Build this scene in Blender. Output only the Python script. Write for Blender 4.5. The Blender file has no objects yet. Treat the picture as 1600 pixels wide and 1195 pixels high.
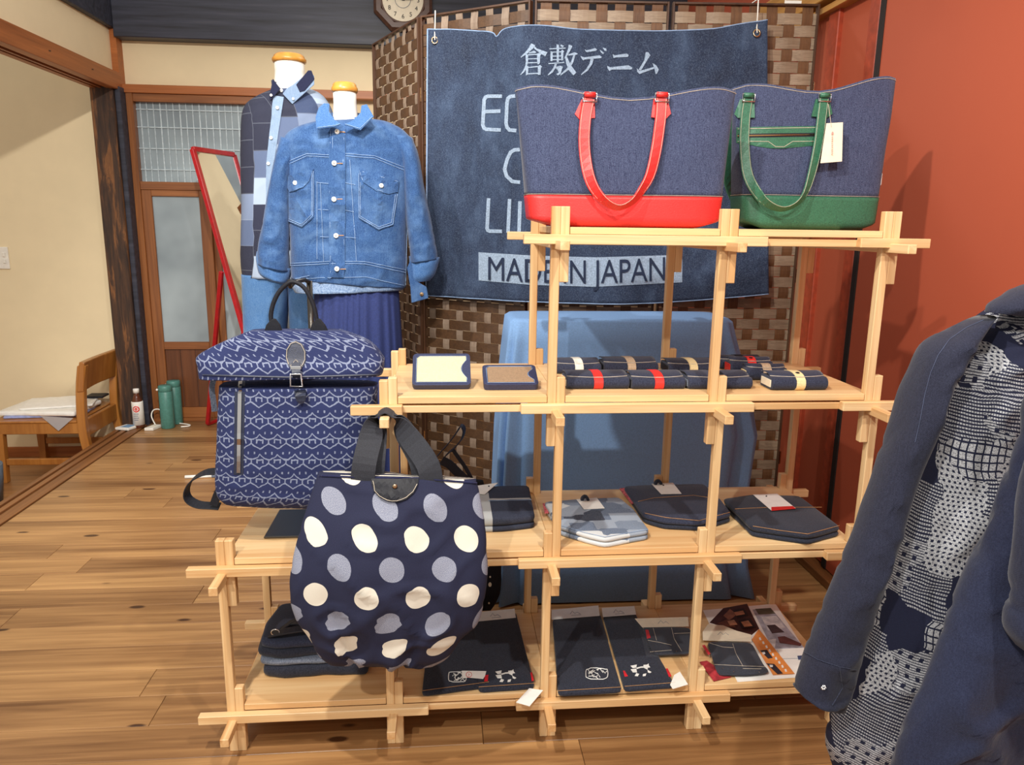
import bpy, bmesh, math, random
from mathutils import Vector, Matrix, noise
from mathutils.bvhtree import BVHTree
from mathutils.geometry import tessellate_polygon

random.seed(7)
SC = bpy.context.scene
COL = SC.collection

# ------------------------------------------------------------------ camera
FPX, YAW, PITCH, ROLL = 1169.95, 0.0912, 0.2094, 0.0137
CAM = Vector((0.4801, -1.5641, 1.2010))
_cy, _sy, _cp, _sp = math.cos(YAW), math.sin(YAW), math.cos(PITCH), math.sin(PITCH)
_f = Vector((_sy * _cp, _cy * _cp, -_sp)); _r = Vector((_cy, -_sy, 0)); _u = _r.cross(_f)
RIGHT = _r * math.cos(ROLL) + _u * math.sin(ROLL)
UP = -_r * math.sin(ROLL) + _u * math.cos(ROLL)
FWD = _f
cam = bpy.data.cameras.new('camera'); cam.sensor_width = 36.0; cam.sensor_fit = 'HORIZONTAL'
cam.lens = FPX * 36 / 1600; cam.clip_start = 0.02
cam_o = bpy.data.objects.new('camera', cam); COL.objects.link(cam_o)
cam_o.matrix_world = Matrix(((RIGHT.x, UP.x, -FWD.x, CAM.x), (RIGHT.y, UP.y, -FWD.y, CAM.y), (RIGHT.z, UP.z, -FWD.z, CAM.z), (0, 0, 0, 1)))
SC.camera = cam_o

# ------------------------------------------------------------------ world, lights, exposure
w = bpy.data.worlds.new('world'); SC.world = w; w.use_nodes = True
w.node_tree.nodes['Background'].inputs[0].default_value = (1.0, 0.95, 0.88, 1)
w.node_tree.nodes['Background'].inputs[1].default_value = 0.54
SC.view_settings.view_transform = 'Standard'; SC.view_settings.look = 'None'
SC.view_settings.exposure = 0.28; SC.view_settings.gamma = 1.0; SC.view_settings.use_curve_mapping = False

def spot(name, loc, target, power, size=0.05, angle=75, blend=0.5, col=(1, 0.95, 0.88)):
    l = bpy.data.lights.new(name, 'SPOT'); l.energy = power; l.color = col
    l.spot_size = math.radians(angle); l.spot_blend = blend; l.shadow_soft_size = size
    o = bpy.data.objects.new(name, l); COL.objects.link(o); o.location = loc
    o.rotation_euler = (Vector(target) - Vector(loc)).to_track_quat('-Z', 'Y').to_euler()
    return o
spot('ceiling_spot_a', (-0.06, -0.95, 2.6), (0.9, 0.3, 0.8), 112, 0.03, 95)
spot('ceiling_spot_b', (-0.45, -2.2, 2.6), (0.6, 0.2, 0.6), 115, 0.035, 80)
spot('ceiling_spot_c', (1.15, -1.5, 2.6), (0.7, 0.2, 0.6), 85, 0.035, 85)
spot('ceiling_spot_d', (-0.5, 0.3, 2.6), (0.0, 1.5, 1.2), 62, 0.04, 90)
spot('ceiling_spot_e', (0.2, -0.9, 2.65), (-1.5, 2.8, 1.0), 190, 0.04, 70)
spot('ceiling_spot_f', (1.2, 1.9, 2.65), (0.3, 0.3, 0.0), 40, 0.05, 100)

# ------------------------------------------------------------------ pixel helpers (photo is 1600 x 1195)
def ray(px, py):
    return RIGHT * ((px - 800) / FPX) + UP * ((597.5 - py) / FPX) + FWD
def PX(px, py, x):
    d = ray(px, py); return CAM + d * ((x - CAM.x) / d.x)
def PY(px, py, y):
    d = ray(px, py); return CAM + d * ((y - CAM.y) / d.y)
def PZ(px, py, z):
    d = ray(px, py); return CAM + d * ((z - CAM.z) / d.z)

# ------------------------------------------------------------------ colours and node expressions
def lin(c):
    return tuple((v / 255 / 12.92 if v / 255 <= 0.04045 else ((v / 255 + 0.055) / 1.055) ** 2.4) for v in c) + (1,)

class Ex:
    def __init__(s, nt, k): s.nt, s.k = nt, k
    def _op(s, op, *a):
        n = s.nt.nodes.new('ShaderNodeMath'); n.operation = op
        for i, v in enumerate((s,) + a):
            if isinstance(v, Ex): s.nt.links.new(v.k, n.inputs[i])
            else: n.inputs[i].default_value = v
        return Ex(s.nt, n.outputs[0])
    def __add__(s, o): return s._op('ADD', o)
    __radd__ = __add__
    def __sub__(s, o): return s._op('SUBTRACT', o)
    def __rsub__(s, o): return (s * -1.0) + o
    def __mul__(s, o): return s._op('MULTIPLY', o)
    __rmul__ = __mul__
    def __truediv__(s, o): return s._op('DIVIDE', o)
    def frac(s): return s._op('FRACT')
    def floor(s): return s._op('FLOOR')
    def abs(s): return s._op('ABSOLUTE')
    def sin(s): return s._op('SINE')
    def sqrt(s): return s._op('SQRT')
    def lt(s, o): return s._op('LESS_THAN', o)
    def gt(s, o): return s._op('GREATER_THAN', o)
    def mn(s, o): return s._op('MINIMUM', o)
    def mx(s, o): return s._op('MAXIMUM', o)
    def clamp(s):
        r = s._op('ADD', 0.0); r.k.node.use_clamp = True; return r

class Nt:
    def __init__(s, nt): s.nt = nt
    def node(s, ty, **kw):
        n = s.nt.nodes.new(ty)
        for k, v in kw.items(): setattr(n, k, v)
        return n
    def lk(s, a, b): s.nt.links.new(a.k if isinstance(a, Ex) else a, b)
    def coord(s, kind='Object'):
        return s.node('ShaderNodeTexCoord').outputs[kind]
    def rnd(s): return Ex(s.nt, s.node('ShaderNodeObjectInfo').outputs['Random'])
    def xyz(s, vec):
        n = s.node('ShaderNodeSeparateXYZ'); s.lk(vec, n.inputs[0]); return [Ex(s.nt, o) for o in n.outputs]
    def vec(s, x, y, z=0.0):
        n = s.node('ShaderNodeCombineXYZ')
        for i, v in enumerate((x, y, z)):
            if isinstance(v, Ex): s.lk(v, n.inputs[i])
            else: n.inputs[i].default_value = v
        return n.outputs[0]
    def scale(s, vec, sc, off=None):
        n = s.node('ShaderNodeMapping'); s.lk(vec, n.inputs[0]); n.inputs['Scale'].default_value = sc
        if off is not None:
            c = s.node('ShaderNodeCombineXYZ')
            for i in range(3): s.lk(off * (7.3 + i * 3.1), c.inputs[i])
            s.lk(c.outputs[0], n.inputs['Location'])
        return n.outputs[0]
    def noise(s, vec, scale=5.0, detail=3.0, rough=0.55, dist=0.0):
        n = s.node('ShaderNodeTexNoise'); s.lk(vec, n.inputs['Vector'])
        n.inputs['Scale'].default_value = scale; n.inputs['Detail'].default_value = detail
        n.inputs['Roughness'].default_value = rough; n.inputs['Distortion'].default_value = dist
        return Ex(s.nt, n.outputs['Fac'])
    def voro(s, vec, scale=5.0, out='Distance', **kw):
        n = s.node('ShaderNodeTexVoronoi', **kw); s.lk(vec, n.inputs['Vector']); n.inputs['Scale'].default_value = scale
        return n.outputs[out]
    def white(s, vec):
        n = s.node('ShaderNodeTexWhiteNoise'); n.noise_dimensions = '3D'; s.lk(vec, n.inputs['Vector'])
        return Ex(s.nt, n.outputs['Value'])
    def ramp(s, fac, stops, interp='LINEAR'):
        n = s.node('ShaderNodeValToRGB'); s.lk(fac, n.inputs[0]); cr = n.color_ramp; cr.interpolation = interp
        while len(cr.elements) < len(stops): cr.elements.new(0.5)
        for e, (p, c) in zip(cr.elements, stops): e.position = p; e.color = lin(c)
        return n.outputs[0]
    def mix(s, fac, a, b, mode='MIX'):
        n = s.node('ShaderNodeMix', data_type='RGBA', blend_type=mode)
        for k, v in ((0, fac), (6, a), (7, b)):
            if isinstance(v, (Ex, bpy.types.NodeSocket)): s.lk(v, n.inputs[k])
            elif k == 0: n.inputs[0].default_value = v
            else: n.inputs[k].default_value = lin(v)
        return n.outputs[2]

def M(name, fn, rough=0.6, metal=0.0, spec=0.5, bump=None, coat=0.0, trans=0.0, alpha=1.0, sheen=0.0):
    m = bpy.data.materials.new(name); m.use_nodes = True; nt = m.node_tree; N = Nt(nt); b = nt.nodes['Principled BSDF']
    b.inputs['Roughness'].default_value = rough; b.inputs['Metallic'].default_value = metal
    b.inputs['Specular IOR Level'].default_value = spec; b.inputs['Coat Weight'].default_value = coat
    b.inputs['Transmission Weight'].default_value = trans; b.inputs['Alpha'].default_value = alpha
    b.inputs['Sheen Weight'].default_value = sheen
    h = None
    if callable(fn):
        r = fn(N); h = None
        if isinstance(r, tuple): r, h = r
        N.lk(r, b.inputs['Base Color'])
    else: b.inputs['Base Color'].default_value = lin(fn)
    if h is not None:
        bn = N.node('ShaderNodeBump'); bn.inputs['Strength'].default_value = bump[0]; bn.inputs['Distance'].default_value = bump[1]
        N.lk(h, bn.inputs['Height']); N.lk(bn.outputs[0], b.inputs['Normal'])
    return m

def soft(name, c, rough=0.7, var=0.06, scale=40.0, **kw):
    """nearly plain colour with a little natural unevenness"""
    def fn(N):
        v = N.noise(N.coord(), scale, 3)
        d = tuple(max(0, x * (1 - 2 * var)) for x in c); e = tuple(min(255, x * (1 + 2 * var)) for x in c)
        return N.ramp(v, ((0.25, d), (0.75, e))), v
    return M(name, fn, rough, bump=(kw.pop('bs', 0.15), kw.pop('bd', 0.001)), **kw)

def wood(name, a, b, axis, rough=0.5, fine=70.0, long=2.2, knots=0.0, knotc=(90, 50, 25), tone=0.12, coat=0.0):
    def fn(N):
        r = N.rnd(); sc = [fine, fine, fine]; sc[axis] = long
        v = N.scale(N.coord(), sc, r)
        n1 = N.noise(v, 1.0, 4, 0.6, 0.6)
        sc2 = [fine * 0.22] * 3; sc2[axis] = long * 0.5
        n2 = N.noise(N.scale(N.coord(), sc2, r), 1.0, 3, 0.5, 1.2)
        f = n1 * 0.55 + n2 * 0.45 + (r - 0.5) * tone
        c = N.ramp(f, ((0.30, a), (0.52, tuple((x + y) / 2 for x, y in zip(a, b))), (0.70, b)))
        if knots:
            ks = [9.0] * 3; ks[axis] = 3.6
            d = Ex(N.nt, N.voro(N.scale(N.coord(), ks, r), 1.0)) + (n1 - 0.5) * 0.08
            k = ((knots - d) * (3.0 / knots)).clamp()
            c = N.mix(k, c, knotc)
        return c, n1
    return M(name, fn, rough, bump=(0.08, 0.001), coat=coat)

def denim(name, c, hi, speck=0.35, scale=420.0, fade=0.0, fadec=None, stripe=0.25, rough=0.85, fadescale=5.0, wr=0.0):
    """woven indigo: fine speckle, soft large fading"""
    def fn(N):
        co = N.coord(); n = N.noise(co, scale, 2, 0.7); x, y, z = N.xyz(co)
        tw = ((x * 1.0 + z * 0.9 + y * 0.6) * 2400.0).sin() * 0.12
        st = N.noise(N.scale(co, (scale, scale * 0.5, scale * 0.06)), 1.0, 2)
        f = (n - 0.5) * 1.6 + (st - 0.5) * stripe * 2 + tw + 0.35
        col = N.mix((f * speck * 1.6).clamp(), c, hi)
        if fade:
            g = N.noise(co, fadescale, 4, 0.6, 0.8)
            col = N.mix(((g - 0.47) * fade * 4).clamp(), col, fadec)
        if wr: n = n + N.noise(N.scale(co, (26, 26, 20)), 1.0, 3, 0.6, 1.2) * (wr * 14)
        return col, n
    return M(name, fn, rough, spec=0.25, bump=(0.25, 0.0006), sheen=0.15)

HI = (246, 217, 168); HJ = (202, 150, 94)
WX = wood('pine_x', HI, HJ, 0, 0.45); WY = wood('pine_y', HI, HJ, 1, 0.45); WZ = wood('pine_z', HI, HJ, 2, 0.45)
WB = wood('pine_board', (246, 216, 166), (210, 160, 104), 0, 0.42, 45, 1.6, knots=0.07, knotc=(150, 85, 40))
FLOOR = wood('oiled_plank', (194, 148, 96), (110, 73, 42), 0, 0.34, 40, 1.5, knots=0.11, knotc=(70, 42, 24), tone=0.16)
FLOOR2 = wood('dim_plank', (180, 130, 80), (120, 78, 44), 0, 0.4, 34, 1.5)
LINTX = wood('lintel_x', (186, 112, 58), (140, 78, 36), 0, 0.45); LINTY = wood('lintel_y', (186, 112, 58), (140, 78, 36), 1, 0.45)
SILL = wood('sill_wood', (160, 108, 64), (108, 66, 34), 1, 0.42)
DOORZ = wood('door_wood_z', (170, 108, 58), (114, 66, 34), 2, 0.4); DOORX = wood('door_wood_x', (170, 108, 58), (114, 66, 34), 0, 0.4)
DOORP = wood('door_panel_wood', (118, 70, 40), (82, 46, 26), 2, 0.4)
CHAIRW = wood('chair_wood', (190, 128, 60), (150, 90, 36), 2, 0.35, 40, 3, coat=0.2)
CLOCKW = wood('clock_wood', (110, 76, 60), (70, 46, 36), 0, 0.4)
CREAM = soft('cream_plaster', (240, 222, 184), 0.9, 0.006, 8, bs=0.0)
GREYP = soft('grey_plaster', (206, 190, 160), 0.9, 0.02, 60)
def _beam(N):
    n = N.noise(N.scale(N.coord(), (2, 40, 40)), 1, 4, 0.6)
    return N.ramp(n, ((0.3, (34, 34, 42)), (0.6, (58, 60, 74)), (0.8, (80, 78, 84)))), n
BEAM = M('dark_lacquered_beam', _beam, 0.5, bump=(0.1, 0.001))
def _pillar(N):
    co = N.coord(); n = N.noise(N.scale(co, (22, 22, 3)), 1, 5, 0.65, 0.5); g = N.noise(N.scale(co, (90, 90, 6)), 1, 3)
    c = N.ramp(n, ((0.40, (40, 30, 28)), (0.52, (72, 48, 34)), (0.60, (150, 98, 54)), (0.72, (96, 62, 38))))
    return N.mix(0.35, c, N.ramp(g, ((0.3, (30, 24, 24)), (0.7, (110, 74, 46))))), n
PILLAR = M('weathered_pillar', _pillar, 0.7, bump=(0.4, 0.003))
def _red(N):
    co = N.coord(); n = N.noise(co, 3, 3); f = N.noise(co, 700, 2)
    return N.mix((n - 0.5).clamp() * 0.6 + (f - 0.5).abs() * 0.15, (178, 82, 52), (158, 68, 43)), f
REDWALL = M('vermilion_paper', _red, 0.75, bump=(0.1, 0.0004))
REDTRIM = soft('vermilion_lacquer', (160, 64, 38), 0.5)
GAPSHADE = soft('gap_shade', (28, 14, 10), 0.8)
GOLDW = wood('gilt_wood', (214, 160, 86), (160, 104, 46), 1, 0.4)
FROST = M('frosted_glass', lambda N: N.ramp(N.noise(N.coord(), 2.2, 3), ((0.3, (120, 132, 140)), (0.7, (172, 186, 192)))), 0.28, spec=0.6)
WIRE = soft('pale_wire', (188, 202, 208), 0.4)
WHITE = soft('white_paint', (240, 236, 226), 0.55, 0.02)
PAPER = soft('white_paper', (246, 244, 238), 0.6, 0.012)
CARD = soft('ivory_card', (244, 232, 206), 0.6, 0.015)
BLACK = soft('black_leather', (30, 31, 38), 0.55, 0.1, 300, bs=0.2, spec=0.3)
NAVYL = soft('navy_leather', (40, 46, 66), 0.45, 0.12, 500, bs=0.4)
REDL = soft('red_leather', (216, 46, 44), 0.42, 0.05, 420, bs=0.35)
GREENL = soft('green_leather', (50, 102, 78), 0.42, 0.10, 420, bs=0.45)
STEEL = M('polished_metal', (214, 214, 216), 0.22, 1.0)
DARKM = M('dark_metal', (92, 88, 84), 0.35, 1.0)
BRASS = M('brass_ring', (206, 176, 140), 0.25, 1.0)
STITCH = soft('ecru_thread', (206, 192, 172), 0.8)
ORANGET = soft('tan_thread', (190, 140, 90), 0.8)
PALET = soft('pale_blue_thread', (138, 164, 200), 0.8)
RAW = denim('raw_denim', (30, 37, 66), (106, 117, 150), 0.50, 480)
DKD = denim('dark_denim', (18, 21, 32), (86, 92, 112), 0.36, 520)
DKD2 = denim('dark_denim_soft', (24, 28, 46), (90, 98, 126), 0.36, 500)
MIDD = denim('mid_denim', (24, 56, 106), (88, 128, 176), 0.46, 380, 0.38, (112, 148, 190), fadescale=9, wr=1.0)
LTD = denim('light_jeans', (58, 104, 160), (130, 168, 206), 0.42, 380, 0.5, (140, 174, 208), wr=0.8)
GRD = denim('grey_denim', (70, 82, 104), (178, 188, 204), 0.5, 420)
JKT = denim('indigo_jacket_denim', (22, 24, 40), (66, 70, 94), 0.36, 620, 0.15, (40, 45, 66), wr=0.5)
def _banner(N):
    co = N.coord(); g = N.noise(N.scale(co, (7, 7, 4)), 1.0, 7, 0.68, 0.2); f = N.noise(co, 260, 3)
    return N.mix((f - 0.45).clamp() * 1.2, N.ramp(g, ((0.34, (26, 36, 58)), (0.52, (38, 52, 78)), (0.70, (66, 84, 112)))), (112, 130, 158)), f
BANNER = M('washed_indigo_canvas', _banner, 0.9, bump=(0.2, 0.0006))
INK = soft('pale_print', (146, 164, 186), 0.85, 0.08, 200)
CLOTH = soft('sky_blue_cloth', (124, 162, 210), 0.9, 0.03, 250)
SKIRT = soft('navy_gauze', (38, 50, 100), 0.9, 0.06, 200)
NAVYC = denim('navy_canvas', (26, 30, 66), (58, 62, 104), 0.32, 600)
WEBB = soft('black_webbing', (42, 44, 52), 0.75, 0.1, 500, bs=0.3)

# ------------------------------------------------------------------ patterned fabrics (UV in metres)
def _dots(N):
    u, v, _ = N.xyz(N.coord('UV')); a = u / 0.104; b = v / 0.0575 + 0.32
    row = b.floor(); par = (row * 0.5).frac() * 2.0
    wob = N.noise(N.coord('UV'), 18, 1) - 0.5
    fx = ((a + par * 0.5).frac() - 0.5) * 0.104; fy = (b.frac() - 0.5) * 0.0575
    d = (fx * fx + fy * fy).sqrt() + wob * 0.004
    ins = d.lt(0.0248)
    n = N.noise(N.coord('UV'), 900, 2, 0.7); f = N.noise(N.coord('UV'), 700, 2, 0.7)
    grey = N.mix(((n - 0.35) * 2.4).clamp(), (84, 90, 122), (196, 200, 208))
    white = N.mix((f - 0.4).clamp(), (224, 218, 203), (198, 191, 176))
    base = N.mix(((f - 0.5) * 1.2).clamp(), (26, 30, 58), (60, 65, 100))
    return N.mix(ins, base, N.mix(par.gt(0.5), white, grey)), n
DOTS = M('dotted_canvas', _dots, 0.88, bump=(0.15, 0.0005))

def _ikat(N):
    u, v, _ = N.xyz(N.coord('UV'))
    wob = N.noise(N.coord('UV'), 130, 1) - 0.5
    U = u / 0.037 + wob * 0.06; V = v / 0.046 + wob * 0.10
    fu = U.frac(); fv = V.frac(); tri = (fu - 0.5).abs() * 2.0      # 1 at lattice, 0 centre
    w = 0.036
    up = ((fv - 0.15 - tri * 0.26).abs()).lt(w)                      # zigzag
    arch = (fu * 6.2832).sin(); tri2 = ((U + 0.5).frac() - 0.5).abs() * 2.0
    dn = ((fv - 0.62 - (tri2 * tri2) * 0.26).abs()).lt(w)           # scalloped line
    bar = (tri.gt(0.93)) * (fv.gt(0.40)) * (fv.lt(0.66))            # short stems
    inn = ((tri.lt(0.42)) * (tri.gt(0.26)) * (fv.gt(0.42)) * (fv.lt(0.60)))
    hut = (tri.lt(0.42)) * ((fv - 0.60).abs().lt(0.035))
    low = (tri.gt(0.55)) * (tri.lt(0.72)) * (fv.gt(0.88))
    m = up.mx(dn).mx(bar).mx(inn).mx(hut).mx(low)
    n = N.noise(N.coord('UV'), 1100, 2, 0.7)
    m2 = (m * ((n - 0.30) * 4.0).clamp())
    base = N.mix(((n - 0.5) * 1.5).clamp(), (32, 42, 88), (74, 86, 132))
    return N.mix(m2 * 0.85, base, (160, 170, 196)), n
IKAT = M('woven_lattice_fabric', _ikat, 0.88, bump=(0.2, 0.0006))

def _patch(N):
    u, v, _ = N.xyz(N.coord('UV')); a = u / 0.092; b = v / 0.104
    col = a.floor(); b2 = b + N.white(N.vec(col, 3.0, 1.0)) * 0.8
    r = N.white(N.vec(col, b2.floor(), 5.0)); n = N.noise(N.coord('UV'), 800, 2, 0.7)
    c = N.ramp(r, ((0.0, (24, 28, 54)), (0.30, (50, 66, 102)), (0.42, (120, 136, 166)), (0.66, (26, 31, 60)), (0.78, (168, 186, 210)), (0.90, (88, 104, 138))), 'CONSTANT')
    seam = (a.frac().lt(0.03)).mx(b2.frac().lt(0.03))
    c = N.mix(((n - 0.5) * 0.9).clamp(), c, (205, 212, 224))
    return N.mix(seam * 0.15, c, (190, 200, 216)), n
PATCH = M('patchwork_indigo', _patch, 0.88, bump=(0.2, 0.0006))
def _patchg(N):
    co = N.coord(); r = Ex(N.nt, N.xyz(N.voro(N.scale(co, (14, 18, 1)), 1.0, 'Color', distance='CHEBYCHEV'))[0].k)
    n = N.noise(co, 700, 2, 0.7)
    c = N.ramp(r, ((0.0, (150, 162, 178)), (0.3, (96, 110, 132)), (0.5, (206, 210, 212)), (0.64, (46, 54, 72)), (0.8, (120, 134, 154))), 'CONSTANT')
    return N.mix(((n - 0.5) * 1.2).clamp(), c, (225, 228, 232)), n
PATCHG = M('patchwork_grey', _patchg, 0.88, bump=(0.2, 0.0006))
def _plaid(N):
    x, y, z = N.xyz(N.coord()); n = N.noise(N.coord(), 700, 2, 0.7)
    a = ((x + 0.046).abs().lt(0.016)); b = ((y - 0.012).abs().lt(0.006))
    c = N.mix(((n - 0.45) * 1.3).clamp(), (34, 40, 58), (96, 104, 126))
    return N.mix(a.mx(b) * 0.75, c, (196, 200, 200)), n
PLAID = M('plaid_denim', _plaid, 0.88, bump=(0.2, 0.0006))

def _kasuri(N):
    uv = N.coord('UV'); u, v, _ = N.xyz(uv); n = N.noise(uv, 420, 2, 0.75)
    w1 = N.noise(uv, 9, 2) - 0.5; w2 = N.noise(uv, 11, 2, 0.5, 0.3) - 0.5
    wx = u + w1 * 0.018; wy = v + w2 * 0.022
    cell = N.voro(N.scale(N.vec(wx + 0.37, wy + 0.243), (14, 12, 1)), 1.0, 'Color', distance='CHEBYCHEV')
    r = N.xyz(cell)[0]; q = N.xyz(cell)[1]
    def grid(sx, sy, wd, dx=0.0):
        return (((wx / sx).frac().lt(wd)).mx((wy / sy).frac().lt(wd)))
    g1 = grid(0.011, 0.015, 0.22)                                           # white panes, dark lines
    g1 = g1 * -1.0 + 1.0
    rw = (wy / 0.0085).floor(); g2 = ((wx / 0.0085 + (rw * 0.5).frac()).frac() - 0.5).abs().lt(0.24) * (((wy / 0.0085).frac() - 0.5).abs().lt(0.24))
    g2 = g2 * -1.0 + 1.0                                                     # white with dark dots
    g3 = (((wx / 0.018).frac() - 0.5).abs().lt(0.2)) * (((wy / 0.02).frac() - 0.5).abs().lt(0.2))
    g3 = (g3 * -1.0 + 1.0) * ((wy / 0.005).frac().gt(0.35))
    g4 = ((wy / 0.0065).frac().gt(0.5)) * ((wx / 0.004).frac().gt(0.25))
    t = lambda lo, hi: r.gt(lo) * r.lt(hi)
    m = g1 * t(0.27, 0.46) + g2 * t(0.46, 0.62) + g3 * t(0.62, 0.82) + g4 * t(0.82, 1.01)
    m = m * ((n - 0.28) * 3.5).clamp()
    base = N.mix(((n - 0.5) * 1.0).clamp(), (20, 25, 52), (44, 52, 88))
    return N.mix(m * 0.9, base, (206, 208, 212)), n
KASURI = M('kasuri_patchwork_print', _kasuri, 0.9, bump=(0.25, 0.0008))

# ------------------------------------------------------------------ mesh builders
ORG = {}
def emp(name, loc, label=None, cat=None, group=None):
    o = bpy.data.objects.new(name, None); COL.objects.link(o); o.location = loc; o.empty_display_size = 0.05
    ORG[o.name] = Vector(loc); tag(o, label, cat, group); return o
def tag(o, label=None, cat=None, group=None, kind=None):
    if label: o['label'] = label
    if cat: o['category'] = cat
    if group: o['group'] = group
    if kind: o['kind'] = kind
    return o

class MB:
    def __init__(s): s.v = []; s.f = []; s.uv = {}
    def add(s, vs, fs, uvs=None):
        b = len(s.v); s.v += [Vector(p) for p in vs]; s.f += [tuple(i + b for i in f) for f in fs]
        if uvs: s.uv.update({b + i: t for i, t in enumerate(uvs)})
        return s
    def box(s, a, b):
        x0, y0, z0 = a; x1, y1, z1 = b
        return s.add([(x0, y0, z0), (x1, y0, z0), (x1, y1, z0), (x0, y1, z0), (x0, y0, z1), (x1, y0, z1), (x1, y1, z1), (x0, y1, z1)],
                     [(3, 2, 1, 0), (4, 5, 6, 7), (0, 1, 5, 4), (1, 2, 6, 5), (2, 3, 7, 6), (3, 0, 4, 7)])
    def bar(s, p, q, w, h, up=(0, 0, 1)):
        p, q = Vector(p), Vector(q); d = (q - p).normalized(); r = d.cross(Vector(up))
        if r.length < 1e-4: r = d.cross(Vector((1, 0, 0)))
        r.normalize(); u = r.cross(d)
        c = [p + r * (a * w / 2) + u * (b * h / 2) for a, b in ((-1, -1), (1, -1), (1, 1), (-1, 1))] + [q + r * (a * w / 2) + u * (b * h / 2) for a, b in ((-1, -1), (1, -1), (1, 1), (-1, 1))]
        return s.add(c, [(3, 2, 1, 0), (4, 5, 6, 7), (0, 1, 5, 4), (1, 2, 6, 5), (2, 3, 7, 6), (3, 0, 4, 7)])
    def tube(s, pts, r, n=8, closed=False):
        pts = [Vector(p) for p in pts]; m = len(pts); rs = r if isinstance(r, (list, tuple)) else [r] * m
        rings = []; ref = None
        for i, p in enumerate(pts):
            a = pts[(i - 1) % m] if (closed or i > 0) else p; b = pts[(i + 1) % m] if (closed or i < m - 1) else p
            d = (b - a).normalized()
            if ref is None: ref = d.cross(Vector((0.3, 0.9, 0.2))).normalized()
            ref = (ref - d * ref.dot(d)).normalized(); o = d.cross(ref)
            rings.append([p + (ref * math.cos(2 * math.pi * k / n) + o * math.sin(2 * math.pi * k / n)) * rs[i] for k in range(n)])
        return s.loft(rings, closed_v=closed, cap=not closed)
    def loft(s, rings, closed_v=False, cap=True, uvs=None):
        n = len(rings[0]); m = len(rings); vs = [p for r in rings for p in r]; fs = []
        for j in range(m if closed_v else m - 1):
            for i in range(n):
                a, b = j * n + i, j * n + (i + 1) % n; c, d = ((j + 1) % m) * n + (i + 1) % n, ((j + 1) % m) * n + i
                fs.append((a, b, c, d))
        if cap and not closed_v: fs += [tuple(range(n - 1, -1, -1)), tuple((m - 1) * n + i for i in range(n))]
        return s.add(vs, fs, uvs)
    def lathe(s, prof, c=(0, 0, 0), n=24, axis='z'):
        rings = []
        for r, z in prof:
            rings.append([Vector(c) + (Vector((r * math.cos(2 * math.pi * k / n), r * math.sin(2 * math.pi * k / n), z)) if axis == 'z'
                          else Vector((r * math.cos(2 * math.pi * k / n), -z, r * math.sin(2 * math.pi * k / n)))) for k in range(n)])
        return s.loft(rings)
    def prism(s, poly, d):
        """solid from a closed outline, pushed along d"""
        poly = [Vector(p) for p in poly]; d = Vector(d); n = len(poly); tr = tessellate_polygon([poly])
        vs = poly + [p + d for p in poly]
        fs = [tuple(t) for t in tr] + [tuple(i + n for i in reversed(t)) for t in tr] + [(i, (i + 1) % n, (i + 1) % n + n, i + n) for i in range(n)]
        return s.add(vs, fs)
    def grid(s, fn, nu, nv, uvf=None):
        vs, uv = [], []
        for j in range(nv + 1):
            for i in range(nu + 1):
                u, v = i / nu, j / nv; vs.append(fn(u, v)); uv.append(uvf(u, v) if uvf else (u, v))
        fs = [(j * (nu + 1) + i, j * (nu + 1) + i + 1, (j + 1) * (nu + 1) + i + 1, (j + 1) * (nu + 1) + i) for j in range(nv) for i in range(nu)]
        return s.add(vs, fs, uv)
    def ribbon(s, pts, wdirs, width, thick):
        """flat strap swept along pts; wdirs: width direction at each point"""
        pts = [Vector(p) for p in pts]; m = len(pts); rings = []
        ws = width if isinstance(width, (list, tuple)) else [width] * m
        wd = wdirs if isinstance(wdirs, list) else [wdirs] * m
        for i, p in enumerate(pts):
            d = (pts[min(i + 1, m - 1)] - pts[max(i - 1, 0)]).normalized(); a = Vector(wd[i]); a = (a - d * a.dot(d)).normalized(); nrm = d.cross(a)
            rings.append([p + a * (x * ws[i] / 2) + nrm * (y * thick / 2) for x, y in ((-1, -1), (1, -1), (1, 1), (-1, 1))])
        return s.loft(rings)
    def build(s, name, mat, parent=None, smooth=False, bevel=0.0, bseg=1, solid=0.0, offset=-1.0, sub=0, data=None):
        c = Vector((0, 0, 0))
        lo = Vector([min(p[k] for p in s.v) for k in range(3)]); hi = Vector([max(p[k] for p in s.v) for k in range(3)]); c = (lo + hi) / 2
        me = bpy.data.meshes.new(name); me.from_pydata([p - c for p in s.v], [], s.f)
        if s.uv:
            ul = me.uv_layers.new(name='UVMap')
            for l in me.loops: ul.data[l.index].uv = s.uv.get(l.vertex_index, (0, 0))
        bm = bmesh.new(); bm.from_mesh(me); bmesh.ops.recalc_face_normals(bm, faces=bm.faces); bm.to_mesh(me); bm.free()
        for p in me.polygons: p.use_smooth = smooth
        me.materials.append(mat)
        o = bpy.data.objects.new(name, me); COL.objects.link(o)
        o.location = c - (ORG[parent.name] if parent else Vector((0, 0, 0)))
        if parent: o.parent = parent
        ORG[o.name] = c
        if bevel:
            m = o.modifiers.new('bevel', 'BEVEL'); m.width = bevel; m.segments = bseg; m.limit_method = 'ANGLE'; m.angle_limit = math.radians(35)
        if solid:
            m = o.modifiers.new('thickness', 'SOLIDIFY'); m.thickness = solid; m.offset = offset
        if sub:
            m = o.modifiers.new('subdiv', 'SUBSURF'); m.levels = m.render_levels = sub
        return o
    def bvh(s): return BVHTree.FromPolygons([tuple(p) for p in s.v], s.f)

def BX(name, a, b, mat, parent=None, bevel=0.0015):
    return MB().box(a, b).build(name, mat, parent, bevel=bevel)
def struct(o, label=None): o['kind'] = 'structure'; (label and tag(o, label)); return o

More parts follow.
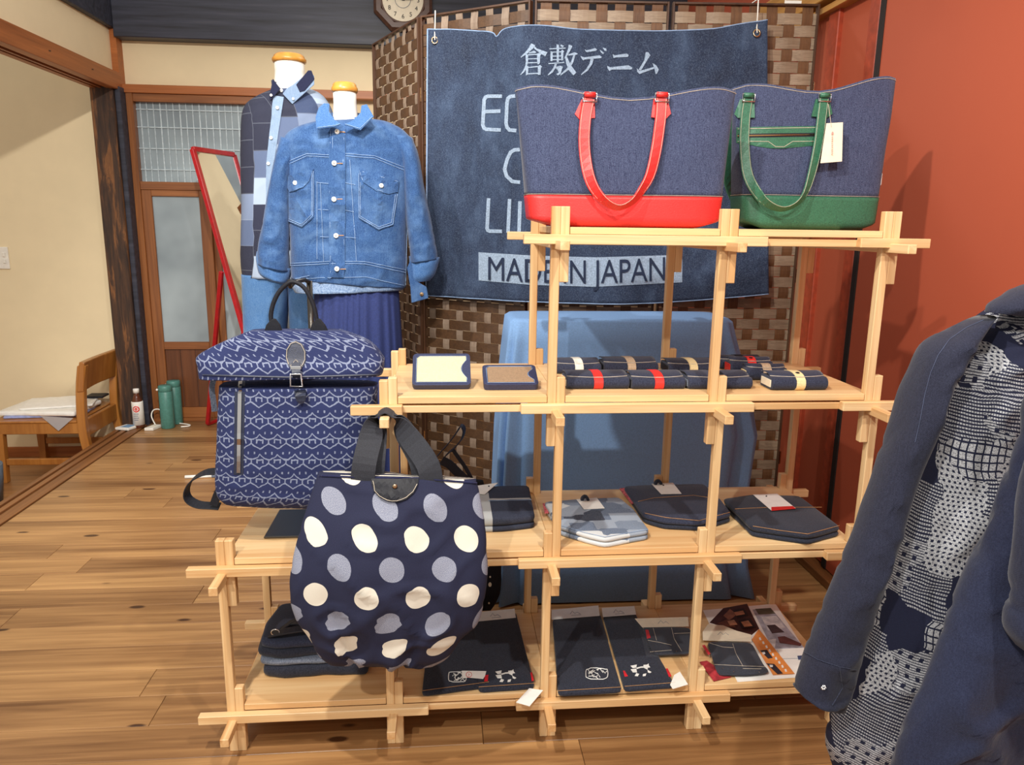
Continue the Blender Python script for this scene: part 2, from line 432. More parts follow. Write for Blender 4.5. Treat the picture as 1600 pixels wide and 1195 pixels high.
def cr(pts, n):
    """smooth curve through pts, n samples"""
    P = [Vector(p) for p in pts]; out = []; k = len(P) - 1
    for i in range(n):
        t = i / (n - 1) * k; j = min(int(t), k - 1); f = t - j
        p0, p1, p2, p3 = P[max(j - 1, 0)], P[j], P[j + 1], P[min(j + 2, k)]
        out.append(0.5 * ((2 * p1) + (p2 - p0) * f + (2 * p0 - 5 * p1 + 4 * p2 - p3) * f * f + (3 * p1 - p0 - 3 * p2 + p3) * f ** 3))
    return out
def ease(a, b, t): return a + (b - a) * t

def pillow(rows, Y0, depth, nr=40, n=48, ex=2.3, amp=0.0, freq=9.0, seed=0.0, yshift=None, pleat=None, world=False):
    """closed cloth body: rows of (left px, left py, right px, right py) give its width, depth its fullness"""
    L = [PY(r[0], r[1], Y0) if not world else Vector(r[0]) for r in rows]; Rr = [PY(r[2], r[3], Y0) if not world else Vector(r[1]) for r in rows]
    dl = depth if isinstance(depth, (list, tuple)) else [depth] * len(rows)
    D = [p.x for p in cr([(d, 0, 0) for d in dl], nr)]; ys = [p.x for p in cr([(d, 0, 0) for d in (yshift or [0] * len(rows))], nr)]
    L, Rr = cr(L, nr), cr(Rr, nr); rings = []; uvs = []; vl = 0.0
    for j in range(nr):
        c = (L[j] + Rr[j]) / 2; h = (Rr[j] - L[j]) / 2; ring = []
        if j: vl += ((L[j] + Rr[j]) / 2 - (L[j - 1] + Rr[j - 1]) / 2).length
        per = 0.0; prev = None
        for i in range(n):
            th = 2 * math.pi * i / n; ct, st = math.cos(th), math.sin(th)
            a = math.copysign(abs(ct) ** (2 / ex), ct); b = math.copysign(abs(st) ** (2 / ex), st)
            p = c + h * a + Vector((0, -D[j] * b + ys[j], 0))
            if amp:
                q = Vector((p.x * freq, p.y * freq * 0.7 + seed, p.z * freq * 0.6 + seed * 3))
                e = noise.noise(q) + 0.5 * noise.noise(q * 2.3)
                e -= 0.8 * max(0.0, 1 - abs(noise.noise(q * 1.3 + Vector((5, seed, p.z * freq * 0.8)))) * 7)
                p.y += e * amp * abs(b); p.x += e * amp * 0.25 * ct
            if pleat: p.y += pleat(a, j / (nr - 1)) * abs(b)
            if prev is not None: per += (p - prev).length
            prev = p; ring.append(p); uvs.append((per, -vl))
        rings.append(ring)
    return MB().loft(rings, uvs=uvs)

class Surf:
    """a built surface that details are laid on, found along sight lines"""
    def __init__(s, mb): s.t = mb.bvh()
    def hit(s, px, py, off=0.001):
        d = ray(px, py).normalized(); h = s.t.ray_cast(CAM, d)
        if h[0] is None:
            q = s.t.find_nearest(CAM + d * 2.6)
            return q[0] - d * off
        nrm = h[1] if h[1].dot(d) < 0 else -h[1]
        return h[0] + (nrm * 0.6 - d * 0.4) * off
    def line(s, pts, off=0.001, step=4.0):
        out = []
        for (a, b), (c, d) in zip(pts[:-1], pts[1:]):
            k = max(1, int(math.hypot(c - a, d - b) / step))
            out += [s.hit(a + (c - a) * i / k, b + (d - b) * i / k, off) for i in range(k)]
        return out + [s.hit(*pts[-1], off)]
    def stitch(s, lines, r=0.0009, off=0.001, step=5.0):
        m = MB()
        for l in lines: m.tube(s.line(l, off, step), r, 4)
        return m
    def decal(s, polys, off=0.0015, seg=6.0, thick=0.0):
        m = MB()
        for poly in polys:
            bm = bmesh.new(); vs = [bm.verts.new((x, y, 0)) for x, y in poly]; bm.faces.new(vs)
            bmesh.ops.triangulate(bm, faces=bm.faces[:])
            for _ in range(4):
                e = [k for k in bm.edges if k.calc_length() > seg]
                if not e: break
                bmesh.ops.subdivide_edges(bm, edges=e, cuts=1)
                bmesh.ops.triangulate(bm, faces=[f for f in bm.faces if len(f.verts) > 3])
            bm.verts.index_update(); bm.verts.ensure_lookup_table()
            m.add([s.hit(v.co.x, v.co.y, off) for v in bm.verts], [tuple(v.index for v in f.verts) for f in bm.faces]); bm.free()
        return m

def text_mb(body, h, mapf, bold=0.0):
    """flat lettering; mapf(x, y) with the cap height about h, origin at the left of the base line"""
    c = bpy.data.curves.new('lettering', 'FONT'); c.body = body; c.size = h / 0.7; c.offset = bold; c.resolution_u = 4
    o = bpy.data.objects.new('lettering', c); COL.objects.link(o); me = o.to_mesh()
    m = MB().add([mapf(v.co.x, v.co.y) for v in me.vertices], [tuple(p.vertices) for p in me.polygons])
    o.to_mesh_clear(); bpy.data.objects.remove(o); bpy.data.curves.remove(c); return m

# ================================================================== THE SETTING
XL, YB, XR = -1.28, 3.03, 1.80
# floor: a bed with each plank on it
floor = struct(BX('floor', (XL, -1.9, -0.05), (XR + 0.05, YB + 0.1, -0.012), FLOOR2, None, 0), 'warm brown wooden plank floor')
PW = 0.121; row = 0; y = -0.62
while y < YB:
    x = XL + 0.002; first = True
    while x < XR:
        ln = random.uniform(0.25, 1.5) if first else random.choice((0.91, 1.21, 1.52)); first = False
        x1 = min(x + ln, XR)
        if x1 - x > 0.03: BX('plank', (x + 0.0006, y + 0.0006, -0.012), (x1 - 0.0006, min(y + PW, YB) - 0.0006, 0.0), FLOOR, floor, 0.001)
        x = x1
    y += PW; row += 1
struct(BX('floor_adjacent_room', (-3.2, 0.6, -0.26), (-1.42, 3.2, -0.22), FLOOR2, None, 0), 'lower wooden floor of the room beyond the sill')
# sill with sliding tracks
sl = struct(BX('trim_1', (-1.42, 0.5, -0.06), (-1.282, 2.9, -0.004), SILL, None, 0.001), 'brown wooden sill with sliding tracks along the floor')
for a, b in ((-1.42, -1.395), (-1.378, -1.352), (-1.336, -1.282)):
    BX('track_ridge', (a, 0.5, -0.004), (b, 2.9, 0.006), SILL, sl, 0.0015)
struct(BX('wall_sill_side', (-1.44, 0.5, -0.24), (-1.42, 2.95, -0.03), LINTY, None, 0), 'riser below the wooden sill')
# left wall above the opening
lt = struct(BX('trim_2', (-1.33, 0.2, 1.885), (XL, 2.98, 1.975), LINTY, None, 0.002), 'reddish wooden lintel above the left opening')
for a, b in ((-1.37, -1.355), (-1.42, -1.385)):
    BX('track_rail', (a, 0.2, 1.885), (b, 2.94, 1.955), LINTY, lt, 0.001)
BX('lintel_top', (-1.42, 0.2, 1.955), (-1.33, 2.94, 1.975), LINTY, lt, 0)
for yy in (1.75, 2.2, 2.62):
    MB().lathe([(0.006, 0), (0.006, 0.004)], (0, 0, 0), 12).build('peg', PILLAR, lt).location = Vector((XL + 0.001, yy, 1.93)) - ORG[lt.name]
struct(BX('wall_left', (-1.40, 0.2, 1.975), (-1.315, 2.97, 2.24), CREAM, None, 0), 'cream plaster wall strip above the left lintel')
struct(BX('trim_3', (-1.42, 0.2, 2.20), (-1.285, 2.97, 2.62), BEAM, None, 0.004), 'dark beam along the left wall')
pl = MB().box((-1.42, 2.89, -0.02), (-1.30, 3.04, 1.95)).build('trim_4', PILLAR, None, bevel=0.006)
struct(pl, 'dark weathered corner pillar with worn brown streaks')
BX('inner_face', (-1.30, 2.915, -0.01), (-1.272, 3.04, 1.90), BEAM, pl, 0.003)
struct(BX('trim_5', (-1.33, 2.955, 1.90), (-1.282, 3.06, 2.22), LINTX, None, 0.002), 'narrow wooden post in the upper corner')
# back wall
struct(BX('wall_back', (-1.29, YB + 0.0, 1.9), (2.2, YB + 0.08, 2.7), CREAM, None, 0), 'cream plaster strip of the back wall')
struct(BX('trim_6', (-1.29, 2.975, 1.878), (1.9, 3.04, 1.922), LINTX, None, 0.002), 'reddish wooden lintel along the back wall')
struct(BX('trim_7', (-1.285, 2.93, 2.155), (2.1, 3.03, 2.64), BEAM, None, 0.004), 'wide dark beam high on the back wall')
struct(BX('wall_back_lower', (-0.28, YB + 0.03, -0.02), (2.2, YB + 0.1, 1.9), CREAM, None, 0), 'cream wall behind the folding screen')
# door of the back wall
d = struct(emp('door_1', (-0.9, YB, 0)), 'brown wooden glazed door with frosted panes at the back'); d['kind'] = 'structure'
BX('door_post', (-1.272, 2.985, 0), (-1.236, 3.06, 1.88), DOORZ, d, 0.002)
BX('head_rail', (-1.236, 2.99, 1.835), (-0.28, 3.05, 1.878), DOORX, d, 0.002)
BX('transom_rail', (-1.236, 2.99, 1.36), (-0.28, 3.05, 1.405), DOORX, d, 0.002)
pane = BX('pane', (-1.236, 3.03, 1.405), (-0.28, 3.04, 1.835), FROST, d, 0)
for k in range(20):
    xx = -1.215 + k * 0.0355
    BX('wire', (xx, 3.024, 1.405), (xx + (0.0045 if k % 3 else 0.007), 3.03, 1.835), WIRE, pane, 0)
for zz in (1.47, 1.585, 1.70, 1.795):
    BX('wire', (-1.236, 3.0225, zz), (-0.5, 3.0285, zz + 0.006), WIRE, pane, 0)
for x0, x1, yo in ((-1.236, -0.86, 0.0), (-0.88, -0.30, 0.03)):
    BX('stile', (x0, 2.995 + yo, 0.02), (x0 + 0.055, 3.025 + yo, 1.36), DOORZ, d, 0.002)
    BX('stile', (x1 - 0.06, 2.995 + yo, 0.02), (x1, 3.025 + yo, 1.36), DOORZ, d, 0.002)
    BX('rail', (x0 + 0.055, 2.995 + yo, 1.325), (x1 - 0.06, 3.025 + yo, 1.36), DOORX, d, 0.002)
    BX('rail', (x0 + 0.055, 2.993 + yo, 0.44), (x1 - 0.06, 3.025 + yo, 0.485), DOORX, d, 0.002)
    BX('rail', (x0 + 0.055, 2.993 + yo, 0.02), (x1 - 0.06, 3.025 + yo, 0.085), DOORX, d, 0.002)
    BX('pane', (x0 + 0.055, 3.008 + yo, 0.485), (x1 - 0.06, 3.014 + yo, 1.325), FROST, d, 0)
    n = 3 if yo == 0 else 5
    for k in range(n):
        wdt = (x1 - 0.06 - x0 - 0.055) / n
        BX('panel_board', (x0 + 0.055 + k * wdt + 0.001, 3.004 + yo, 0.085), (x0 + 0.055 + (k + 1) * wdt - 0.001, 3.018 + yo, 0.44), DOORP, d, 0.002)
BX('threshold', (-1.272, 2.98, 0), (-0.28, 3.06, 0.02), DOORX, d, 0.001)
# neighbouring room
struct(BX('wall_adjacent_room', (-3.2, 3.03, -0.25), (-1.41, 3.12, 2.3), CREAM, None, 0), 'cream plaster wall of the room on the left')
struct(BX('wall_adjacent_side', (-3.25, 0.4, -0.25), (-3.2, 3.1, 2.3), CREAM, None, 0), 'far side wall of the room on the left')
struct(BX('baseboard_adjacent', (-3.2, 3.015, -0.22), (-1.42, 3.03, -0.16), LINTX, None, 0.001), 'low wooden skirting of the room on the left')
sw = emp('wall_switch', (-2.03, 3.03, 0.97), 'white light switch plate on the cream wall at the left edge', 'switch')
BX('plate', (-2.10, 3.018, 0.905), (-2.008, 3.03, 1.03), WHITE, sw, 0.003)
BX('rocker', (-2.036, 3.010, 0.975), (-2.022, 3.018, 0.998), WHITE, sw, 0.002)
BX('rocker', (-2.036, 3.010, 0.938), (-2.022, 3.018, 0.961), WHITE, sw, 0.002)
# red wall on the right: sliding paper panels in lacquered frames
rw = struct(emp('wall_right', (XR, 0.5, 0)), 'vermilion wall of sliding panels on the right'); rw['kind'] = 'structure'
BX('panel', (XR, -1.9, 0.035), (XR + 0.03, 0.755, 2.6), REDWALL, rw, 0.002)
BX('panel', (XR + 0.028, 0.83, 0.035), (XR + 0.06, 2.0, 1.93), REDWALL, rw, 0.002)
BX('edge_or_gap_shade', (XR - 0.004, 0.75, 0.035), (XR + 0.03, 0.778, 2.6), GAPSHADE, rw, 0.002)  # solid dark strip: shade of the recess between panels put into its colour
BX('edge_or_gap_shade', (XR + 0.008, 0.80, 0.035), (XR + 0.05, 0.86, 1.95), REDTRIM, rw, 0.003)
BX('stile', (XR + 0.012, 1.06, 0.035), (XR + 0.05, 1.13, 1.93), REDTRIM, rw, 0.003)
BX('backing', (XR + 0.06, -1.9, 0.0), (XR + 0.1, 3.1, 2.64), REDWALL, rw, 0)
struct(BX('trim_8', (XR - 0.012, 0.80, 1.925), (XR + 0.06, 3.0, 1.945), GOLDW, None, 0.001), 'pale wooden edge above the vermilion panels')
struct(BX('trim_9', (XR - 0.03, 0.80, 1.96), (XR + 0.06, 3.0, 2.08), GOLDW, None, 0.003), 'golden wooden rail high on the right wall')
struct(BX('baseboard_right', (XR - 0.035, -1.9, 0.0), (XR + 0.06, 3.0, 0.032), SILL, None, 0.003), 'brown wooden floor rail below the vermilion panels')

# ================================================================== DISPLAY SHELF
W, T, Z1, H, DP = 0.36, 0.0191, 0.1047, 0.3585, 0.3687
LEV = [Z1 + k * H for k in range(4)]
BT = 0.0148                      # board thickness
shelf = emp('display_shelf', (0.72, 0.19, 0), 'stepped pale wooden lattice shelf with four levels of boards', 'shelf')
first = {0: 0, 1: 0, 2: 1, 3: 2}  # first column of each level
UPS, DNS = 0.0564, 0.0987
for yo in (0.0, DP):
    for c in range(5):
        top = max(l for l in range(4) if first[l] <= c)
        for l in range(top + 1):
            # members alternate left and right of the column line
            def piece(side, z0, z1):
                x0 = c * W - T if side == 'L' else c * W
                BX('post', (x0 + 0.0002, yo, z0), (x0 + T - 0.0002, yo + T, z1), WZ, shelf, 0.0012)
            if l == 0: continue
        segs = []
        side_of = {3: 'L', 2: 'R', 1: 'L'}          # member standing between level l-1 and level l
        for l in range(top, 0, -1):
            z1 = LEV[l] + UPS; z0 = LEV[l - 1] - DNS if l > 1 else 0.0
            segs.append((side_of[l], z0, z1))
        segs.append(('R', 0.0, LEV[0] + UPS))
        # short companion on the top joint
        oth = 'R' if side_of[top] == 'L' else 'L'
        segs.append((oth, LEV[top] - DNS, LEV[top] + UPS + (0.0 if c != 1 else -0.006)))
        for sd, z0, z1 in segs:
            x0 = c * W - T if sd == 'L' else c * W
            BX('post', (x0 + 0.0002, yo, z0), (x0 + T - 0.0002, yo + T, z1), WZ, shelf, 0.0012)
OH = 0.078
for l in range(4):
    groups = [g for g in ((0, 1), (2, 3), (4,)) if any(c >= first[l] for c in g)]
    z1, z0 = LEV[l], LEV[l] - 0.0202
    for fb in (0, 1):
        ya, yb = (-T, 0.0) if fb == 0 else (DP + T, DP + 2 * T)
        for g in groups:
            g = [c for c in g if c >= first[l]]
            x0, x1 = g[0] * W - OH, g[-1] * W + OH
            if l == 2 and g == [1]: x1 = g[0] * W + 0.03
            BX('beam', (x0, ya, z0), (x1, yb, z1), WX, shelf, 0.0013)
        yr0, yr1 = (0.0, T) if fb == 0 else (DP, DP + T)
        for c in range(first[l], 4):
            BX('rail', (c * W + T, yr0, z0 + 0.0005), ((c + 1) * W - T, yr1, z1 - 0.0045), WX, shelf, 0.001)
    for c in range(first[l], 5):
        BX('joist', (c * W - T / 2 - 0.003, -0.084, LEV[l] - 0.0305), (c * W + T / 2 - 0.003, DP + T + 0.084, LEV[l] - 0.011), WY, shelf, 0.0013)
    for c in range(first[l], 4):
        a, b = c * W + 0.0004, (c + 1) * W - 0.0004; y0, y1 = 0.0005, DP + T - 0.0005
        n = T + 0.0006
        poly = [(a + n, y0), (b - n, y0), (b - n, y0 + n), (b, y0 + n), (b, y1 - n), (b - n, y1 - n), (b - n, y1), (a + n, y1), (a + n, y1 - n), (a, y1 - n), (a, y0 + n), (a + n, y0 + n)]
        MB().prism([(x, yy, LEV[l] + 0.0002) for x, yy in poly], (0, 0, BT)).build('board', WB, shelf, bevel=0.0008)
TOPZ = [z + BT + 0.0004 for z in LEV]

# ================================================================== FOLDING SCREEN
BROWN = wood('brown_cane', (100, 70, 45), (66, 45, 29), 0, 0.5, 260, 12); BROWNZ = wood('brown_cane_z', (122, 84, 52), (86, 56, 34), 2, 0.5, 260, 12)
PALEX = wood('pale_cane', (168, 146, 122), (120, 98, 78), 0, 0.5, 300, 10); PALEZ = wood('pale_cane_z', (160, 140, 122), (122, 102, 86), 2, 0.5, 300, 10)
FRAMEB = wood('screen_frame_wood', (92, 60, 38), (62, 38, 24), 2, 0.45)
SP = [Vector((0.18, 1.955, 0)), Vector((0.396, 1.47, 0)), Vector((0.788, 1.2, 0)), Vector((1.26, 1.165, 0)), Vector((1.775, 1.12, 0))]
SH = 1.95
screen = emp('folding_screen', (0.95, 1.3, 0), 'tall brown folding screen of woven cane straps behind the banner', 'screen')
for k in range(4):
    a, b = SP[k], SP[k + 1]; d = (b - a).normalized(); n = Vector((d.y, -d.x, 0)); ln = (b - a).length
    def P(s, z, o): return a + d * s + n * o + Vector((0, 0, z))
    g = 0.006; fw = 0.007
    m = MB()
    for s0, s1, z0, z1 in ((g, g + fw, 0.02, SH), (ln - g - fw, ln - g, 0.02, SH), (g + fw, ln - g - fw, SH - 0.007, SH), (g + fw, ln - g - fw, 0.06, 0.08)):
        q = [P(s0, z0, -0.011), P(s1, z0, -0.011), P(s1, z0, 0.011), P(s0, z0, 0.011)]
        m.prism(q, (0, 0, z1 - z0))
    for s0 in (g + 0.02, ln - g - 0.04): m.prism([P(s0, 0, -0.011), P(s0 + 0.02, 0, -0.011), P(s0 + 0.02, 0, 0.011), P(s0, 0, 0.011)], (0, 0, 0.02))
    fr = m.build('panel_frame', FRAMEB, screen, bevel=0.001)
    s0, s1 = g + fw, ln - g - fw; nv = 8 if k in (0, 3) else 7; pv = (s1 - s0) / nv; ph = 0.0392; z0 = 0.08; nh = int((SH - 0.007 - z0) / ph)
    pale_h = k >= 2
    vw, hh = (0.60 if pale_h else 0.46) * pv, 0.92 * ph; am = 0.0022
    for i in range(nh):
        zc = z0 + (i + 0.5) * ph; m = MB(); rings = []; ns = nv * 4
        for q in range(ns + 1):
            s = s0 + (s1 - s0) * q / ns; o = am * math.cos(math.pi * ((s - s0) / pv - 0.5 + i)) 
            rings.append([P(s, zc + e * hh / 2, o + t) for e, t in ((-1, -0.0008), (1, -0.0008), (1, 0.0008), (-1, 0.0008))])
        m.loft(rings).build('cross_strap', PALEX if pale_h else BROWN, fr)
    for j in range(nv):
        sc = s0 + (j + 0.5) * pv; m = MB(); rings = []; ns = nh * 3
        for q in range(ns + 1):
            z = z0 + (SH - 0.007 - z0) * q / ns; o = -am * math.cos(math.pi * ((z - z0) / ph - 0.5 + j))
            rings.append([P(sc + e * vw / 2, z, o + t) for e, t in ((-1, -0.0008), (1, -0.0008), (1, 0.0008), (-1, 0.0008))])
        m.loft(rings).build('upright_strap', BROWNZ if pale_h else PALEZ, fr)
    for e in (0.3, 1.0, 1.65): MB().tube([b + Vector((0, 0, e)), b + Vector((0, 0, e + 0.05))], 0.0045, 8).build('hinge', BRASS, fr)
BX('sticker', (0, 0, 0), (0.058, 0.0012, 0.017), PAPER, screen, 0)
o = COL.objects[-1] if False else [x for x in screen.children if x.name.startswith('sticker')][0]
q = PY(1239, 5, 1.13); o.location = q - ORG[screen.name]; o.rotation_euler.z = -0.08

# ================================================================== BANNER
BP = [Vector((0.30, 1.495, 0)), Vector((0.40, 1.425, 0)), Vector((0.775, 1.155, 0)), Vector((1.262, 1.115, 0)), Vector((1.72, 1.065, 0)), Vector((1.9, 1.05, 0))]
def onband(px, py):
    for a, b in zip(BP[:-1], BP[1:]):
        d = b - a; n = Vector((d.y, -d.x, 0)); r = ray(px, py); t = (a - CAM).dot(n) / r.dot(n); p = CAM + r * t
        s = (p - a).dot(d) / d.length_squared
        if s <= 1.0: break
    return p
TOPE = cr([(668, 46, 0), (700, 47, 0), (745, 49, 0), (770, 52, 0), (776, 58, 0), (790, 45, 0), (835, 40, 0), (900, 46, 0), (1000, 49, 0), (1100, 47, 0), (1150, 39, 0), (1198, 32, 0)], 90)
BOTE = cr([(666, 461, 0), (740, 466, 0), (830, 471, 0), (920, 474, 0), (1000, 474, 0), (1100, 468, 0), (1200, 459, 0)], 90)
def bfn(u, v):
    i = u * 89; j = min(int(i), 88); f = i - j
    t = TOPE[j].lerp(TOPE[j + 1], f); b = BOTE[j].lerp(BOTE[j + 1], f); q = t.lerp(b, v); p = onband(q.x, q.y)
    e = noise.noise(Vector((u * 7, v * 3.0, 1.3))) * 0.012 + noise.noise(Vector((u * 16 + v * 5, v * 7, 4.1))) * 0.005
    e += 0.006 * math.sin(u * 24 + v * 4) * (0.3 + v)
    return p + Vector((0.1 * e, -abs(e) - 0.004, 0))
banner = emp('denim_banner', (1.02, 1.12, 0.93), 'large indigo denim banner hung across the folding screen', 'banner')
bm_ = MB().grid(bfn, 110, 70)
sheet = bm_.build('sheet', BANNER, banner, smooth=True, solid=0.002)
bs = Surf(bm_)
hem = MB(); hem.tube([bfn(i / 90, 0) for i in range(91)], 0.0022, 6); hem.tube([bfn(i / 90, 1) for i in range(91)], 0.002, 6); hem.tube([bfn(0, i / 40) for i in range(41)], 0.003, 6)
hem.build('hem', PALET, sheet, smooth=True)
Q = lambda pts, ox, oy, sc: [(ox + x / sc, oy + y / sc) for x, y in pts]
K1 = [[(185,110),(225,130),(200,162),(150,207),(90,248),(85,240),(130,195),(165,150)],[(205,125),(240,160),(340,195),(320,235),(270,205),(215,162)],[(165,196),(213,180),(235,195),(225,203),(165,207)],
 [(133,210),(158,218),(155,300),(140,350),(120,385),(85,415),(82,408),(110,370),(128,330),(135,290)],[(156,214),(245,210),(245,222),(156,225)],[(240,210),(262,200),(283,215),(272,228),(268,300),(250,315),(242,300)],[(156,255),(243,252),(243,262),(156,264)],[(156,292),(243,290),(243,300),(150,302)],
 [(135,325),(160,330),(156,410),(135,418)],[(158,337),(249,326),(249,338),(158,346)],[(248,330),(268,315),(290,335),(278,345),(275,410),(250,415)],[(157,396),(251,392),(251,405),(157,408)]]
K2 = [[(360,158),(515,150),(515,162),(360,168)],[(468,120),(500,134),(488,149),(464,136)],[(428,118),(452,125),(450,290),(430,290)],[(370,185),(392,190),(390,280),(370,280)],[(470,185),(485,170),(502,188),(494,195),(492,270),(474,275)],
 [(391,190),(472,186),(472,196),(391,200)],[(391,228),(472,226),(472,236),(391,238)],[(391,262),(474,260),(474,270),(391,272)],[(350,298),(480,292),(500,285),(505,298),(350,310)],[(410,309),(432,307),(420,345),(390,390),(348,418),(345,410),(380,370),(402,335)],
 [(422,335),(465,325),(490,335),(480,360),(470,400),(440,418),(425,405),(450,390),(458,345),(420,345)],[(545,122),(580,135),(570,160),(530,235),(500,260),(525,200),(540,160)],[(545,215),(600,195),(632,208),(625,218),(540,228)],[(590,217),(610,215),(590,290),(550,360),(465,420),(465,410),(530,345),(570,280)],[(510,240),(530,240),(560,310),(617,390),(590,418),(545,365),(520,300)]]
K3 = [[(700,165),(715,178),(800,155),(818,170),(805,182),(720,195),(705,185)],[(845,170),(885,200),(875,215),(850,190)],[(870,150),(905,160),(910,185),(890,180)],[(658,230),(690,245),(840,225),(865,240),(855,252),(700,265),(685,275),(665,250)],[(755,258),(785,260),(770,310),(730,370),(665,415),(662,408),(710,360),(745,305)]]
K4 = [[(968,215),(990,225),(1100,208),(1122,222),(1115,240),(1000,245),(975,250)],[(915,325),(945,340),(1120,320),(1158,345),(1150,360),(960,362),(935,375),(918,350)]]
K5 = [[(1285,195),(1310,195),(1330,225),(1300,270),(1240,370),(1215,365),(1270,275),(1300,225)],[(1200,350),(1225,375),(1370,335),(1375,350),(1225,405),(1205,385)],[(1350,300),(1385,320),(1410,360),(1395,400),(1380,405),(1370,360)]]
for Kx in (K1, K2, K3, K4, K5):
    bs.decal([Q(p, 800, 50, 6.154) for p in Kx], 0.0022, 8).build('printed_character', INK, sheet, smooth=True)
def strokes(pts, w):
    out = []
    for (a, b), (c, d) in zip(pts[:-1], pts[1:]):
        l = math.hypot(c - a, d - b); ux, uy = (c - a) / l, (d - b) / l; e = w * 0.42; nx, ny = -uy * w / 2, ux * w / 2
        a2, b2, c2, d2 = a - ux * e * 0.5, b - uy * e * 0.5, c + ux * e * 0.5, d + uy * e * 0.5
        out.append([(a2 + nx, b2 + ny), (c2 + nx, d2 + ny), (c2 - nx, d2 - ny), (a2 - nx, b2 - ny)])
    return out
z = lambda pts: Q(pts, 730, 120, 3.323)
for lt_ in ([[(178,101),(110,101),(96,106),(89,120),(82,250),(88,266),(100,273),(172,276)],[(88,181),(170,178)]], [[(246,100),(224,103),(213,112),(208,135),(203,240),(208,262),(220,276),(252,279)]],
            [[(270,378),(245,380),(226,392),(208,430),(195,480),(205,515),(235,543),(272,547)]], [[(112,634),(104,786),(108,797),(118,801),(178,802)]], [[(221,638),(213,806)]], [[(275,650),(270,806)]]):
    bs.decal([p for l in lt_ for p in strokes(z(l), 5.6)], 0.0022, 10).build('printed_letter', INK, sheet, smooth=True)
bs.decal([[(748, 394), (830, 399), (930, 402), (1066, 398), (1066, 441), (930, 448), (830, 445), (748, 438)]], 0.0022, 10).build('printed_bar', INK, sheet, smooth=True)
def mij(x, y):
    px = 761 + x * 1000; py = 436 + 6.5 * math.sin(math.pi * min(1, max(0, (px - 750) / 310))) - y * 1000
    return bs.hit(px, py, 0.0075)
BANDARK = soft('indigo_lettering', (30, 42, 68), 0.9)
_t = bpy.data.curves.new('x', 'FONT'); _t.body = 'MADE IN JAPAN'; _o = bpy.data.objects.new('x', _t); COL.objects.link(_o); _m = _o.to_mesh()
_wd = max(v.co.x for v in _m.vertices); _ht = max(v.co.y for v in _m.vertices); bpy.data.objects.remove(_o)
text_mb('MADE IN JAPAN', 0.7, lambda x, y: mij(x / _wd * 0.278, y / _ht * 0.036)).build('printed_lettering', BANDARK, sheet)
for px, py, hx, hy in ((680, 63, 680, 20), (1182, 52, 1187, 4)):
    c = bs.hit(px, py, 0.004); m = MB()
    m.tube([c + RIGHT * (0.011 * math.cos(t * math.pi / 8)) + UP * (0.012 * math.sin(t * math.pi / 8)) for t in range(16)], 0.003, 6, True).build('eyelet', BRASS, sheet, smooth=True)
    t = onband(hx, hy) + Vector((0, 0.012, 0)); MB().tube([c + Vector((0, -0.004, 0)), c + UP * 0.02, t.lerp(c, 0.3), Vector((t.x, t.y, SH + 0.004)), Vector((t.x, t.y + 0.055, SH + 0.004))], 0.0022, 6).build('hook', WHITE, banner, smooth=True)

# ================================================================== CLOTH-COVERED TABLE
tb = emp('side_table', (1.02, 0.77, 0), 'box-shaped table hidden under a sky blue cloth behind the shelf', 'table')
BX('table_top', (0.70, 0.665, 0.895), (1.35, 0.87, 0.912), FRAMEB, tb)
for x0 in (0.71, 1.31):
    for y0 in (0.675, 0.835): BX('leg', (x0, y0, 0), (x0 + 0.03, y0 + 0.03, 0.895), FRAMEB, tb)
rings = []; NR = 120
for zz, x0, x1, y0, y1, fo in ((0.92, 0.70, 1.34, 0.675, 0.86, 0), (0.9205, 0.685, 1.362, 0.658, 0.878, 0), (0.912, 0.672, 1.372, 0.645, 0.885, 0), (0.85, 0.666, 1.39, 0.642, 0.887, 0.004), (0.72, 0.655, 1.435, 0.640, 0.892, 0.010), (0.55, 0.645, 1.475, 0.636, 0.9, 0.014), (0.35, 0.64, 1.455, 0.63, 0.905, 0.018), (0.12, 0.64, 1.47, 0.625, 0.91, 0.02), (0.006, 0.635, 1.50, 0.622, 0.915, 0.022)):
    r = []
    for i in range(NR):
        th = 2 * math.pi * i / NR; c, s = math.cos(th), math.sin(th); a = math.copysign(abs(c) ** 0.22, c); b = math.copysign(abs(s) ** 0.22, s)
        corner = (abs(c * s) * 2) ** 3
        e = fo * (math.sin(th * 9 + 1) * 0.35 * (1 - corner) + corner * 1.3 * math.sin(th * 13))
        p = Vector(((x0 + x1) / 2 + a * ((x1 - x0) / 2 + e), (y0 + y1) / 2 + b * ((y1 - y0) / 2 + e * 0.8), zz))
        r.append(p)
    rings.append(r)
cl = MB().loft(rings, cap=False); cl.f.append(tuple(range(NR)))
tag(cl.build('table_cloth', CLOTH, None, smooth=True, solid=0.002), 'sky blue cloth draped to the floor over the table behind the shelf', 'tablecloth')

